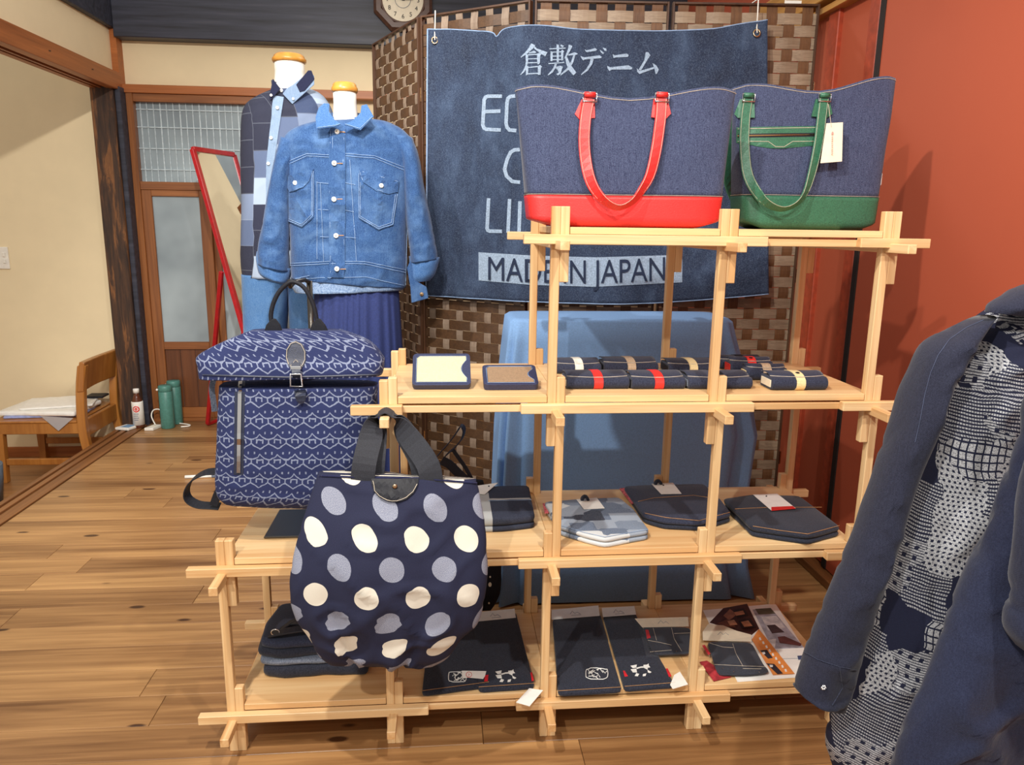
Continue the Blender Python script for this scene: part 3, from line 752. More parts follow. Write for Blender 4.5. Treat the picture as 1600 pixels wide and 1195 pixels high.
# ================================================================== TOTE BAGS ON THE TOP BOARD
def tote(name, label, cx, cy, rz, wb, wt, h, db, lea, thread, hpath, tabs, cat='tote bag'):
    z0 = TOPZ[3]; R = Matrix.Rotation(rz, 3, 'Z'); base = Vector((cx, cy, z0))
    t = emp(name, base, label, cat, 'denim totes on the top board')
    def ring(v, off=0.0, n=64):
        hw = ease(wb, wt, v ** 0.9) / 2 * (1 - 0.10 * max(0, 1 - v / 0.05) ** 2) + off; hd = ease(db, 0.05, v ** 1.1) / 2 * (1 - 0.25 * max(0, 1 - v / 0.04) ** 2) + off; ex = ease(6, 2.6, v)
        r = []
        for i in range(n):
            th = 2 * math.pi * i / n; c, s = math.cos(th), math.sin(th); a = math.copysign(abs(c) ** (2 / ex), c); b = math.copysign(abs(s) ** (2 / ex), s)
            zz = h * v - 0.026 * v ** 3 * (0.5 + 0.5 * math.cos(math.pi * min(1, abs(a) / 0.82))) - 0.006 * v ** 3 * max(0, abs(a) - 0.86) / 0.14 + (0.004 * v * a if rz == 0 else 0.018 * v ** 3 * a)
            zz += 0.012 * max(0, 1 - v / 0.06) * (max(0, abs(a) - 0.75) / 0.25) ** 2
            e = noise.noise(Vector((a * 3, v * 3 + cx * 9, b))) * 0.006 * v
            r.append(base + R @ Vector((a * hw, b * hd - e, zz)))
        return r
    BN = 0.225
    body = MB().loft([ring(BN + (1 - BN) * k / 22) for k in range(23)], cap=False)
    bo = body.build('body', RAW, t, smooth=True, solid=0.0035)
    basem = MB().loft([ring(BN * k / 9, 0.0015) for k in range(10)], cap=False); basem.f.append(tuple(range(64)))
    ba = basem.build('leather_base', lea, t, smooth=True, solid=0.002)
    allm = MB(); allm.add(body.v, body.f); allm.add(basem.v, basem.f); sf = Surf(allm)
    st = MB(); st.tube([p + Vector((0, -0.0008, 0)) for p in ring(BN + 0.006, 0.002)], 0.0005, 4, True); st.tube([p + Vector((0, -0.0006, -0.005)) for p in ring(1.0, 0.0012)], 0.0006, 4, True)
    st.build('stitching', thread, bo)
    if rz == 0: MB().loft([ring(0.90 + 0.07 * k / 3, -0.004) for k in range(4)], cap=False).build('lining', lea, bo, smooth=True)
    for tb_ in tabs: sf.decal([Q(tb_, 780, 100, 2.424)], 0.003, 12).build('handle_tab', lea, t, solid=0.003, offset=1)
    pp = cr([(x, y, 0) for x, y in hpath], 40); pts = []; wd = []; ws = []
    for i, q in enumerate(pp):
        k = i / 39; hang = math.sin(math.pi * k)
        pts.append(sf.hit(780 + q.x / 2.424, 100 + q.y / 2.424, 0.007) + Vector((0, -0.020 * hang ** 2 - 0.002, 0)))
    for i in range(40):
        d_ = (pts[min(39, i + 1)] - pts[max(0, i - 1)]).normalized(); pr = d_.cross(Vector((0, -1, 0))).normalized(); hang = math.sin(math.pi * i / 39) ** 3
        wd.append(pr * (1 - 0.62 * hang) + Vector((0, 1, 0)) * (0.75 * hang)); ws.append(0.0235)
    hd = MB().ribbon(pts, wd, ws, 0.004).build('handle', lea, t, smooth=False, bevel=0.001)
    s2 = MB()
    for e in (-1, 1): s2.tube([p + w_.normalized() * (e * 0.0095) + Vector((0, -0.0026, 0)) for p, w_ in zip(pts, wd)], 0.0004, 4)
    s2.build('stitching', thread, hd)
    back = [base + R @ (Vector((-(p - base).x * 1.0, 0, 0))) for p in pts]
    bpts = [Vector((p.x, 2 * cy - p.y, p.z)) for p in pts]
    MB().ribbon(bpts, [Vector((w_.x, -w_.y, w_.z)) for w_ in wd], ws, 0.004).build('handle', lea, t, bevel=0.001)
    for p in (pts[0], pts[-1]):
        r_ = MB(); a = 0.0145
        r_.tube([p + Vector((sx * a, -0.004, sz * 0.008)) for sx, sz in ((-1, -1), (-1, 1), (1, 1), (1, -1))], 0.0024, 6, True).build('ring', STEEL, t, smooth=True)
        MB().tube([p + Vector((-0.0115, -0.003, 0.006)), p + Vector((0.0115, -0.003, 0.006))], 0.0058, 10).build('loop', lea, t, smooth=True)
    return t, sf, bo
l_, r_ = PY(806, 130, 0.10), PY(1152, 130, 0.10)
red, rs, rb = tote('tote_bag', 'dark denim tote bag with red leather base and red handles', (l_.x + r_.x) / 2, 0.105, 0.0, 0.412, r_.x - l_.x, PY(806, 130, 0.10).z - TOPZ[3], 0.13, REDL, STITCH,
    [(340,132),(325,200),(318,300),(328,400),(350,470),(390,520),(440,545),(490,525),(530,480),(565,420),(590,320),(608,200),(612,132)],
    [[(312,135),(362,135),(362,205),(303,210),(286,190)], [(583,135),(635,135),(648,190),(630,210),(574,204)]])
g_, h_ = PY(1146, 140, 0.24), PY(1413, 125, 0.24)
green, gs, gb = tote('tote_bag', 'dark denim tote bag with green leather base and zip pocket', (g_.x + h_.x) / 2, 0.265, 0.06, 0.335, h_.x - g_.x, PY(1260, 139, 0.245).z - TOPZ[3] + 0.022, 0.125, GREENL, STITCH,
    [(940,132),(930,200),(925,300),(935,420),(965,490),(1000,530),(1050,550),(1100,535),(1140,495),(1170,420),(1200,300),(1215,200),(1225,132)],
    [[(912,135),(964,135),(966,205),(905,205),(894,190)], [(1196,135),(1246,135),(1258,190),(1238,205),(1180,200)]])
zz = lambda p: Q(p, 780, 100, 2.424)
zp = gs.decal([zz([(900,240),(1300,234),(1298,298),(1110,299),(1092,305),(1078,320),(1046,320),(1032,305),(1018,299),(900,298)])], 0.0012, 14).build('zip_facing', GREENL, green, solid=0.0015, offset=1)
gs.decal([zz([(905,265),(1285,260),(1285,274),(905,280)])], 0.0032, 14).build('zip_tape', BLACK, zp)
MB().tube(gs.line(zz([(905,272),(1285,267)]), 0.0042), 0.0011, 5).build('zip_teeth', BRASS, zp)
gs.stitch([zz([(905,246),(1294,240),(1294,292),(1110,294),(1078,314),(1046,314),(1018,294),(905,293)])], 0.0006, 0.0032).build('stitching', STITCH, zp)
tg = MB().prism([gs.hit(*q, 0.03) for q in zz([(1222,232),(1284,228),(1282,374),(1200,381)])], Vector((0, 0.0008, 0))).build('price_tag', CARD, green)
tgs = [gs.hit(*q, 0.032) for q in zz([(1243, 268), (1243, 355)])]
TAGINK = soft('rose_print', (196, 150, 140), 0.8)
mk = MB(); q0, q1 = tgs; q0 = q0 + Vector((0, -0.001, 0)); q1 = q1 + Vector((0, -0.001, 0))
mk.add([q0 + Vector((dx, 0, dz)) for dx, dz in ((-0.002, 0), (0, 0.003), (0.003, 0), (0.002, -0.005), (-0.002, -0.005))], [(0, 1, 2, 3, 4)])
for k in range(9):
    p = q0.lerp(q1, (k + 2) / 11); mk.add([p + Vector((dx, 0, dz)) for dx, dz in ((-0.0018, -0.001), (0.0018, -0.001), (0.0018, 0.001), (-0.0018, 0.001))], [(0, 1, 2, 3)])
mk.build('tag_print', TAGINK, tg)
MB().tube([gs.hit(*q, 0.031) for q in zz([(1240, 246), (1236, 215), (1230, 160)])], 0.0006, 4).build('tag_cord', STITCH, tg)
BX('side_label', Vector(PY(1374, 280, 0.262)) + Vector((-0.001, -0.001, -0.014)), Vector(PY(1374, 280, 0.262)) + Vector((0.006, 0.001, 0.014)), PAPER, green, 0)

# ================================================================== BACKPACK ON ITS STAND
bz = TOPZ[1]
st = emp('bag_stand', (0.15, 0.215, bz), 'slim dark metal bag stand holding up the backpack', 'stand')
BX('base_plate', (0.06, 0.10, bz), (0.24, 0.27, bz + 0.006), DARKM, st, 0.002)
MB().tube([(0.165, 0.235, bz + 0.005), (0.165, 0.235, 1.063)], 0.007, 10).build('pole', DARKM, st, smooth=True)
MB().tube([(0.165, 0.235, 1.06), (0.160, 0.20, 1.068), (0.146, 0.155, 1.066), (0.142, 0.13, 1.058), (0.142, 0.122, 1.072)], 0.005, 8).build('hook', DARKM, st, smooth=True)
YP = 0.085
bp = emp('backpack', (0.14, YP, 0.56), 'navy roll-top backpack woven with pale lattice lines, hung beside the shelf', 'backpack')
rows = [(345, 600, 590, 600), (343, 640, 590, 640), (341, 700, 588, 700), (339, 745, 586, 750), (342, 770, 580, 778), (352, 784, 570, 790)]
pbm = pillow(rows, YP, [0.052, 0.056, 0.058, 0.055, 0.048, 0.03], nr=36, n=72, ex=3.6, amp=0.004, freq=12)
body = pbm.build('body', IKAT, bp, smooth=True)
rows = [(392, 516, 535, 516), (350, 533, 575, 532), (313, 553, 598, 556), (314, 570, 600, 570), (316, 587, 598, 582)]
fbm = pillow(rows, YP - 0.004, [0.028, 0.040, 0.050, 0.060, 0.060], nr=24, n=72, ex=4.5, amp=0.003, freq=14)
flap = fbm.build('roll_top', IKAT, bp, smooth=True)
am = MB(); am.add(pbm.v, pbm.f); am.add(fbm.v, fbm.f); ps = Surf(am); pbs = Surf(pbm); pfs = Surf(fbm)
z5 = lambda p: Q(p, 280, 420, 2.987)
pfs.stitch([z5([(110,494),(300,500),(500,505),(700,500),(950,492)])], 0.0018, 0.001).build('edge_binding', NAVYL, flap)
pbs.decal([z5([(260,520),(308,520),(300,960),(255,960)])], 0.001, 10).build('zip_tape', NAVYL, body)
pbs.decal([z5([(277,530),(294,530),(287,950),(270,950)])], 0.0024, 10).build('zip_chain', STEEL, body, solid=0.0015, offset=1)
pbs.decal([z5([(283,524),(295,524),(294,570),(281,570)])], 0.0045, 10).build('zip_pull', STEEL, body, solid=0.002, offset=1)
MB().tube(pbs.line(z5([(180,512),(400,517),(600,516),(900,508)]), 0.004), 0.0032, 6).build('mouth_zip', DARKM, body, smooth=True)
cir = lambda cx, cy, rx, ry, n=20: [(cx + rx * math.cos(2 * math.pi * k / n), cy + ry * math.sin(2 * math.pi * k / n)) for k in range(n)]
pf = pfs.decal([z5([(545,336),(575,350),(592,385),(592,425),(580,455),(565,470),(527,470),(508,450),(497,415),(500,375),(520,345)])], 0.002, 10).build('leather_patch', NAVYL, bp, solid=0.0025, offset=1)
pfs.stitch([z5([(545,342),(570,354),(587,387),(587,425),(575,452)]), z5([(545,342),(522,350),(504,378),(502,415),(512,447)]), z5([(520,456),(545,425),(572,456)])], 0.0006, 0.0052).build('stitching', STITCH, pf)
pts = [pfs.hit(*q, 0.008) for q in z5([(546, 440), (548, 480)])] + [pfs.hit(*z5([(551, 494)])[0], 0.014)] + [pbs.hit(*q, 0.012) for q in z5([(560, 545), (568, 580), (572, 625)])]
sp_ = MB().ribbon(cr(pts, 14), Vector((1, 0, 0)), [0.018] * 8 + [0.021, 0.023, 0.024, 0.023, 0.019, 0.008], 0.003).build('closing_strap', NAVYL, bp, bevel=0.001)
c = ps.hit(*z5([(550, 515)])[0], 0.018)
MB().tube([c + Vector((dx, -0.002, dz)) for dx, dz in ((-0.0125, -0.012), (-0.0105, 0.014), (0.0105, 0.014), (0.0125, -0.012))], 0.0022, 6, True).build('buckle', STEEL, sp_, smooth=True)
c = pfs.hit(*z5([(546, 464)])[0], 0.007); BX('metal_bar', c + Vector((-0.0115, -0.002, -0.0035)), c + Vector((0.0115, 0.003, 0.0035)), STEEL, sp_, 0.0008)
hp = cr([PY(*q, YP) for q in z5([(433,262),(428,215),(440,160),(468,105),(510,66),(540,62),(580,85),(615,140),(635,200),(645,262)])], 36)
hb = MB().tube(hp, 0.0048, 10).build('top_handle', BLACK, bp, smooth=True)
for poly in ([(395,296),(405,262),(430,235),(447,232),(470,262),(480,292)], [(608,292),(618,258),(638,234),(655,232),(680,262),(698,298)]):
    MB().prism([PY(*q, YP - 0.006) for q in z5(poly)], (0, 0.008, 0)).build('handle_base', BLACK, hb, bevel=0.002)
lp = cr([PY(*q, YP + 0.02) for q in z5([(185,945),(120,950),(60,985),(35,1035),(45,1075),(90,1100),(150,1105),(190,1108)])], 26)
MB().ribbon(lp, [Vector((0.25, 1, 0.3))] * 26, 0.026, 0.003).build('shoulder_strap', BLACK, bp, bevel=0.0008)
MB().ribbon(cr([PY(*q, YP + 0.01) for q in z5([(205, 1000), (180, 1050), (160, 1105)])], 8), Vector((1, 0, 0.3)), 0.018, 0.004).build('shoulder_strap', BLACK, bp, bevel=0.0008)
MB().ribbon(cr([PY(*q, YP + 0.02) for q in z5([(160, 515), (152, 560), (160, 620), (165, 665)])], 10), Vector((1, 0.4, 0)), 0.012, 0.003).build('side_strap', GRD, bp)

# ================================================================== DOTTED TOTE ON THE JOIST END
z6 = lambda p: Q(p, 440, 620, 2.716)
dt = emp('dotted_tote', (0.36, -0.13, 0.26), 'navy canvas tote with white and grey polka dots hanging from the shelf', 'tote bag')
rows = [Q([(145,338),(830,368)], 440, 620, 2.716), Q([(118,430),(850,470)], 440, 620, 2.716), Q([(85,540),(868,580)], 440, 620, 2.716), Q([(55,680),(873,700)], 440, 620, 2.716), Q([(45,800),(862,810)], 440, 620, 2.716), Q([(70,900),(830,925)], 440, 620, 2.716), Q([(125,985),(765,990)], 440, 620, 2.716), Q([(165,1065),(705,1075)], 440, 620, 2.716), Q([(210,1108),(640,1118)], 440, 620, 2.716)]
dbm = pillow([(a[0], a[1], b[0], b[1]) for a, b in rows], -0.115, [0.018, 0.030, 0.038, 0.045, 0.046, 0.042, 0.036, 0.028, 0.014], nr=50, n=96, ex=2.2, amp=0.012, freq=8, seed=2.2, yshift=[0.03, 0.01, -0.01, -0.026, -0.030, -0.03, -0.028, -0.025, -0.022],
    pleat=lambda a, v: 0.030 * math.exp(-((a - 0.34 - 0.06 * v) / 0.05) ** 2) * max(0, v - 0.45) + 0.024 * math.exp(-((a + 0.62 - 0.12 * v) / 0.06) ** 2) * max(0, v - 0.3) - 0.02 * math.exp(-((a - 0.18) / 0.07) ** 2) * max(0, v - 0.5) if True else 0)
body = dbm.build('body', DOTS, dt, smooth=True); ds = Surf(dbm)
MB().tube(ds.line(z6([(150, 334), (400, 345), (600, 348), (826, 366)]), 0.002), 0.002, 5).build('rim_binding', NAVYC, body)
fp = ds.decal([z6([(380,348),(582,350),(578,375),(560,410),(530,436),(490,448),(450,442),(415,425),(392,400),(382,372)])], 0.004, 10).build('closing_flap', BLACK, dt, solid=0.0025, offset=1)
ds.stitch([z6([(388,360),(397,398),(418,420),(452,436),(490,442),(528,430),(556,406),(574,372)])], 0.0006, 0.0075).build('stitching', STITCH, fp)
MB().lathe([(0.005, 0), (0.005, 0.0012), (0.003, 0.0022), (0.0001, 0.0024)], ds.hit(*z6([(481, 385)])[0], 0.008), 16, 'y').build('snap', BRASS, fp, smooth=True)
for yo, wdt, sx in ((-0.050, 0.040, 0), (-0.030, 0.036, 1)):
    top = Vector((0.357, yo, LEV[2] - 0.0075))
    la = ds.hit(*z6([(340, 345)])[0], 0.0); ra = ds.hit(*z6([(635, 350)])[0], 0.0)
    if sx: la = la + Vector((0.016, 0.025, 0)); ra = ra + Vector((-0.016, 0.025, 0))
    la.z -= 0.03; ra.z -= 0.03
    P_ = [la, la + Vector((0.006, 0.0, 0.06)), la.lerp(top, 0.70) + Vector((-0.012, 0, 0.012)), top + Vector((-0.022, 0, -0.012)), top + Vector((0, 0, 0.004)), top + Vector((0.022, 0, -0.012)), ra.lerp(top, 0.70) + Vector((0.012, 0, 0.012)), ra + Vector((-0.006, 0, 0.06)), ra]
    pts = cr(P_, 41); wd = []
    for i in range(41):
        k = abs(i - 20) / 20; d_ = (pts[min(40, i + 1)] - pts[max(0, i - 1)]).normalized(); pr = d_.cross(Vector((0, -1, 0)))
        wd.append(pr * min(1, max(0.0, (k - 0.15) * 2)) + Vector((0, 1, 0)) * max(0.04, 1 - k * 1.6))
    MB().ribbon(pts, wd, [0.026 + 0.022 * min(1, abs(i - 20) / 11) for i in range(41)], 0.003).build('webbing_handle', WEBB, dt, bevel=0.0006)
# dark bag hanging behind it
kb = emp('shoulder_bag', (0.56, 0.5, 0.2), 'black shoulder bag with a few pale dots, behind the polka-dot tote', 'bag')
rows = [Q([(455,740),(755,750)], 0, 0, 1), [(455, 800), (772, 810)], [(460, 880), (783, 880)], [(470, 930), (780, 930)], [(490, 958), (765, 956)]]
kbm = pillow([(a[0], a[1], b[0], b[1]) for a, b in rows], 0.505, [0.015, 0.03, 0.04, 0.035, 0.015], nr=24, n=48, amp=0.006, freq=10)
kb_b = kbm.build('body', soft('black_felt', (16, 17, 24), 0.9, 0.1, 300), kb, smooth=True); ks = Surf(kbm)
ks.decal([cir(765.5, 913, 2.6, 3.6, 12), cir(765.8, 901, 1.4, 1.6, 8), cir(764, 942, 1.4, 1.8, 8), cir(763, 884, 1.3, 1.6, 8)], 0.001, 20).build('dot', CARD, kb_b)
z4 = lambda p: Q(p, 630, 620, 6.64)
NB = soft('navy_strap', (30, 32, 48), 0.6, 0.1, 300)
lp = cr([PY(*q, 0.505) for q in z4([(330,640),(400,560),(480,470),(560,360),(600,300),(632,340),(610,430),(540,520),(450,600),(380,690)])], 30)
MB().ribbon(lp, [Vector((0.4, 1, 0.2))] * 30, 0.022, 0.003).build('strap', NB, kb, bevel=0.0006)
MB().ribbon(cr([PY(*q, 0.50) for q in z4([(510,540),(580,640),(650,740),(730,890)])], 10), Vector((1, 0, 0.5)), 0.011, 0.003).build('strap', NB, kb)
MB().ribbon(cr([PY(*q, 0.495) for q in z4([(400,660),(480,700),(560,780),(660,870),(720,920)])], 10), Vector((1, 0, 0.8)), 0.026, 0.003).build('strap', NB, kb)

# ================================================================== SMALL GOODS ON THE THIRD BOARD
TAN = soft('taupe_leather', (150, 124, 98), 0.5, 0.05, 300); CREAML = soft('cream_leather', (236, 216, 164), 0.5, 0.03, 300)
REDB = soft('red_band', (226, 52, 46), 0.45, 0.04, 300); BEIGE = soft('beige_band', (196, 172, 144), 0.5, 0.05, 300); WHITEB = soft('white_band', (232, 226, 214), 0.5)
def wallet(label, pxl, pxr, py, band, z=None, h=0.026, dep=0.082, rz=0.0, dy=0.0, lining=BLACK, snap=False, tilt=0.0):
    z = TOPZ[2] if z is None else z
    a, b = PZ(pxl, py, z), PZ(pxr, py, z); a.y += dy; b.y = a.y; wd = b.x - a.x
    t = emp('trifold_wallet', ((a.x + b.x) / 2, a.y + dep / 2, z), label, 'wallet', 'denim wallets on the third board')
    R = Matrix.Rotation(rz, 3, 'Z') @ Matrix.Rotation(tilt, 3, 'X')
    def Lp(x, y, zz): return a + R @ Vector((x, y, zz))
    r = h / 2; prof = [(r - r * math.cos(math.radians(q)), r + r * math.sin(math.radians(q))) for q in range(-90, 91, 20)] + [(dep, h * 0.92), (dep, 0.0)]
    rings = []
    for x, s in ((0, 0.9), (0.002, 0.97), (0.005, 1), (wd - 0.005, 1), (wd - 0.002, 0.97), (wd, 0.9)):
        rings.append([Lp(x, dep / 2 + (yy - dep / 2) * s, h / 2 + (q - h / 2) * s) for yy, q in prof])
    MB().loft(rings).build('body', DKD2, t, smooth=False, bevel=0.001)
    def fl(u, v, o=0.0):
        fy = r * 0.55 + 0.016 * (2 * u - 1) ** 2; yy = ease(dep + 0.003, fy, v)
        return Lp(ease(0.002, wd - 0.002, u), yy, h + 0.0022 + o - 0.003 * (max(0, v - 0.7) / 0.3) ** 2 + 0.004 * math.sin(math.pi * v) )
    MB().grid(fl, 16, 10).build('flap', DKD2, t, smooth=True, solid=0.0025, offset=0)
    MB().tube([fl(k / 24, 0.985, 0.0012) for k in range(25)], 0.0007, 4).build('stitching', STITCH, t)
    bw = 0.021; x0 = wd * 0.5
    path = [Lp(x0, yy - 0.0012 if q < h * 0.8 else yy, q + (0.0012 if q > h * 0.6 else 0)) for yy, q in prof[:-3]]
    MB().ribbon(path, R @ Vector((1, 0, 0)), bw, 0.0012).build('band', band, t)
    MB().ribbon([fl(0.5, 0.985 - 0.1 * k, 0.0018) for k in range(10)], R @ Vector((1, 0, 0)), bw, 0.0012).build('flap_band', band, t)
    MB().box((0, 0, 0), (0.0022, dep * 0.7, h * 0.55)).build('lining', lining, t).location = Lp(-0.0008, dep * 0.5, h * 0.5) - ORG[t.name]
    if snap: MB().lathe([(0.0045, 0), (0.0045, 0.001), (0.002, 0.0018), (0.0001, 0.002)], fl(0.5, 0.78, 0.003), 14).build('snap', BLACK, t)
    return t
wallet('dark denim wallet with white band, behind the leftmost red-banded wallet', 875, 948, 592, WHITEB, dy=0.056, h=0.024)
wallet('leftmost dark denim wallet with red band, next to the wooden post', 886, 985, 609, REDB, lining=CARD)
wallet('dark denim wallet with beige band, behind the second red-banded wallet', 952, 1040, 592, BEIGE, dy=0.056, h=0.027)
wallet('second dark denim wallet with red band, right of the first', 988, 1073, 609, REDB)
wallet('dark denim wallet with narrow cream band, behind the black-banded one', 1056, 1135, 592, CREAML, dy=0.056, h=0.024)
wallet('dark denim wallet with black band, partly behind a shelf post', 1077, 1178, 609, BLACK, lining=GRD)
wallet('dark denim wallet with green lining at the back of the right-hand heap', 1150, 1222, 590, BLACK, dy=0.105, h=0.024, lining=GREENL, dep=0.06)
wallet('dark denim wallet with red band leaning at the back of the heap', 1160, 1228, 596, REDB, dy=0.075, h=0.034, lining=REDL, snap=True, dep=0.055, rz=-0.08)
wallet('dark denim wallet with beige band in the middle of the heap', 1180, 1245, 602, BEIGE, dy=0.052, h=0.030, lining=CREAML, dep=0.045, rz=-0.08)
wallet('dark denim wallet with cream band and black snap at the front', 1207, 1296, 611, CREAML, h=0.030, lining=CARD, snap=True, dep=0.072)

def pass_case(label, pxl, pxr, py, tilt, ht, face):
    z = TOPZ[2]; a, b = PZ(pxl, py, z), PZ(pxr, py, z); wd = b.x - a.x; th = 0.014
    t = emp('pass_case', ((a.x + b.x) / 2, a.y + 0.03, z), label, 'pass case', 'pass cases on the third board')
    R = Matrix.Rotation(tilt, 3, 'X'); a = a + Vector((0, th * math.sin(tilt) * 0.3, 0.0005))
    def Lp(x, y, q): return a + R @ Vector((x, y, q))
    def rr(x0, x1, y0, y1, r, q, n=5):
        out = []
        for cx, cy, s in ((x1 - r, y0 + r, -90), (x1 - r, y1 - r, 0), (x0 + r, y1 - r, 90), (x0 + r, y0 + r, 180)):
            out += [Lp(cx + r * math.cos(math.radians(s + 90 * k / n)), cy + r * math.sin(math.radians(s + 90 * k / n)), q) for k in range(n + 1)]
        return out
    n_ = R @ Vector((0, 0, 1))
    MB().prism(rr(0, wd, 0, ht, 0.010, 0), n_ * th).build('case', soft('navy_case_leather', (44, 50, 82), 0.45, 0.12, 500, bs=0.4), t, bevel=0.003, bseg=2)
    m = 0.010; wv = []
    pts = [(m, m), (wd - m, m), (wd - m, m + 0.008)]
    for k in range(9):
        q = k / 8; pts.append((wd - m - 0.012 * math.sin(math.pi * q), m + 0.012 + (ht - 2 * m - 0.024) * q))
    pts += [(wd - m, ht - m - 0.006), (wd - m, ht - m), (m + 0.006, ht - m), (m, ht - m - 0.006)]
    MB().prism([Lp(x, y, th - 0.0005) for x, y in pts], n_ * 0.0012).build('window_leather', face, t)
    MB().tube([Lp(x + (0.0015 if x > wd / 2 else -0.0015), y + (0.0015 if y > ht / 2 else -0.0015), th + 0.0004) for x, y in pts], 0.0006, 4, True).build('stitching', PALET, t)
    prop = Lp(wd * 0.5, ht * 0.7, 0)
    BX('back_pocket', (prop.x - wd * 0.35, prop.y, z), (prop.x + wd * 0.35, prop.y + 0.012, prop.z), NAVYL, t, 0.002)
    MB().lathe([(0.0035, 0), (0.0035, 0.002), (0.001, 0.003)], Lp(wd * 0.72, ht + 0.001, th * 0.6), 10).build('rivet', CARD, t)
    return t
pass_case('navy leather pass case with cream window panel, on the third board', 644, 736, 609, 0.62, 0.098, CREAML)
pass_case('navy leather pass case with taupe window panel, on the third board', 756, 842, 610, 0.34, 0.088, TAN)

# ================================================================== FOLDED POUCHES ON THE SECOND BOARD
def cushion(poly, z0, z1, rd=0.006, amp=0.0015, seed=0.0, n=3):
    """soft folded cloth: outline poly (x, y) between z0 and z1 with rounded edges"""
    P = [Vector((x, y, 0)) for x, y in poly]; dense = []
    for i in range(len(P)):
        a, b = P[i], P[(i + 1) % len(P)]; k = max(2, int((b - a).length / 0.012))
        dense += [a.lerp(b, j / k) for j in range(k)]
    sm = [dense[i] * 0.5 + (dense[i - 1] + dense[(i + 1) % len(dense)]) * 0.25 for i in range(len(dense))]
    c = sum(sm, Vector((0, 0, 0))) / len(sm); rings = []
    def ringat(q, ins):
        out = []
        for p in sm:
            d = c - p; e = noise.noise(Vector((p.x * 22, p.y * 22, seed + q * 60))) * amp
            r = p + d.normalized() * min(ins + e * 0.6, d.length * 0.95); out.append(Vector((r.x, r.y, q + e * 0.6 * (0 if q <= z0 + 1e-5 else 1))))
        return out
    h = z1 - z0
    for f, i in ((0, rd * 0.7), (0.12, rd * 0.25), (0.4, 0), (0.7, rd * 0.05), (0.9, rd * 0.4), (1.0, rd)): rings.append(ringat(z0 + h * f, i))
    m = MB().loft(rings, cap=False); b = len(m.v); k = len(sm)
    for zz, off in ((z1, 5),):
        prev = [off * k + i for i in range(k)]
        for s in (0.35, 0.7):
            cur = []
            for i in range(k):
                p = m.v[off * k + i].lerp(Vector((c.x, c.y, zz)), s); p.z += noise.noise(Vector((p.x * 25, p.y * 25, seed))) * amp; m.v.append(p); cur.append(len(m.v) - 1)
            for i in range(k): m.f.append((prev[i], prev[(i + 1) % k], cur[(i + 1) % k], cur[i]))
            prev = cur
        m.f.append(tuple(prev))
    m.f.append(tuple(range(k - 1, -1, -1)))
    return m
def flat(polys, z, th=0.0006):
    m = MB()
    for p in polys: m.prism([PZ(x, y, z) for x, y in p], (0, 0, th))
    return m
def seam(lines, z, r=0.0006):
    m = MB()
    for l in lines: m.tube([PZ(x, y, z) for x, y in l], r, 4)
    return m
z2 = lambda p: Q(p, 720, 700, 2.58)
HANG = dict(cat='pouch')
def pouch(label, label2, poly, mat, mat2, thr, tagpoly, seams, h1=0.011, h2=0.012, red=None):
    z = TOPZ[1]; zt = z + h1 + h2 + 0.001
    top = [PZ(x, y, zt) for x, y in z2(poly)]; c = sum(top, Vector((0, 0, 0))) / len(top)
    low = [(c.x + (p.x - c.x) * 0.99, c.y + (p.y - c.y) * 0.98 - 0.004) for p in top]
    tag(cushion(low, z, z + h1, seed=c.x * 7).build('folded_pouch', mat2, None, smooth=True), label2, 'pouch', 'folded pouches on the second board')
    t = emp('folded_pouch', (c.x, c.y, z + h1 + 0.001), label, 'pouch', 'folded pouches on the second board')
    b = cushion([(p.x, p.y) for p in top], z + h1 + 0.001, zt, seed=c.x * 3).build('body', mat, t, smooth=True)
    if seams: seam([z2(s) for s in seams], zt + 0.0012).build('stitching', thr, t)
    p = flat([z2(tagpoly)], zt + 0.0022).build('price_tag', PAPER, t)
    if red: flat([z2(red)], zt + 0.003).build('tag_stripe', REDL, p)
    tp = z2(tagpoly); cx = (tp[0][0] + tp[1][0]) / 2; cy = (tp[0][1] + tp[1][1]) / 2
    flat([cir(cx + 2, cy + 3, 1.3, 0.9, 8)], zt + 0.003).build('tag_hole', BLACK, p)
    return t
BT_ = DKD
pouch('dark denim folded pouch with red-striped tag at the right end', 'lower dark denim pouch beneath the one with the red-striped tag',
      [(1055,202),(1180,184),(1365,190),(1422,232),(1532,316),(1400,352),(1290,336),(1172,318)], DKD, DKD, ORANGET, [(1178,188),(1275,184),(1350,243),(1252,252)],
      [[(1178,314),(1290,332),(1398,346),(1526,312)], [(1105,245),(1250,238),(1455,238)]], red=[(1252,238),(1338,234),(1350,244),(1252,253)])
pouch('dark denim folded pouch with white tag in the middle of the board', 'lower dark denim pouch beneath the white-tagged one in the middle',
      [(655,152),(760,146),(980,142),(1050,205),(1092,262),(965,298),(820,290),(738,268)], DKD2, DKD, ORANGET, [(768,144),(855,140),(890,184),(808,186)],
      [[(715,215),(780,200),(940,190),(1040,205)], [(742,262),(830,280),(960,292),(1086,258)]])
pouch('pale patchwork denim pouch with white tag', 'lower patchwork denim pouch beneath the pale one',
      [(335,214),(480,202),(640,196),(700,245),(762,330),(580,364),(500,345),(395,312)], PATCHG, PATCHG, PALET, [(466,207),(548,200),(580,243),(496,247)],
      [[(400,310),(500,340),(580,358),(756,327)]])
pouch('plaid navy pouch with white tag beside the polka-dot tote', 'lower plaid pouch beneath the one beside the polka-dot tote',
      [(30,160),(150,150),(275,148),(300,268),(180,282),(40,286)], PLAID, PLAID, PALET, [(66,152),(150,140),(96,187),(60,183)],
      [[(110,212),(285,208)]], h1=0.014, h2=0.020)
SELV = soft('red_selvedge', (206, 84, 88), 0.7, 0.25, 160)
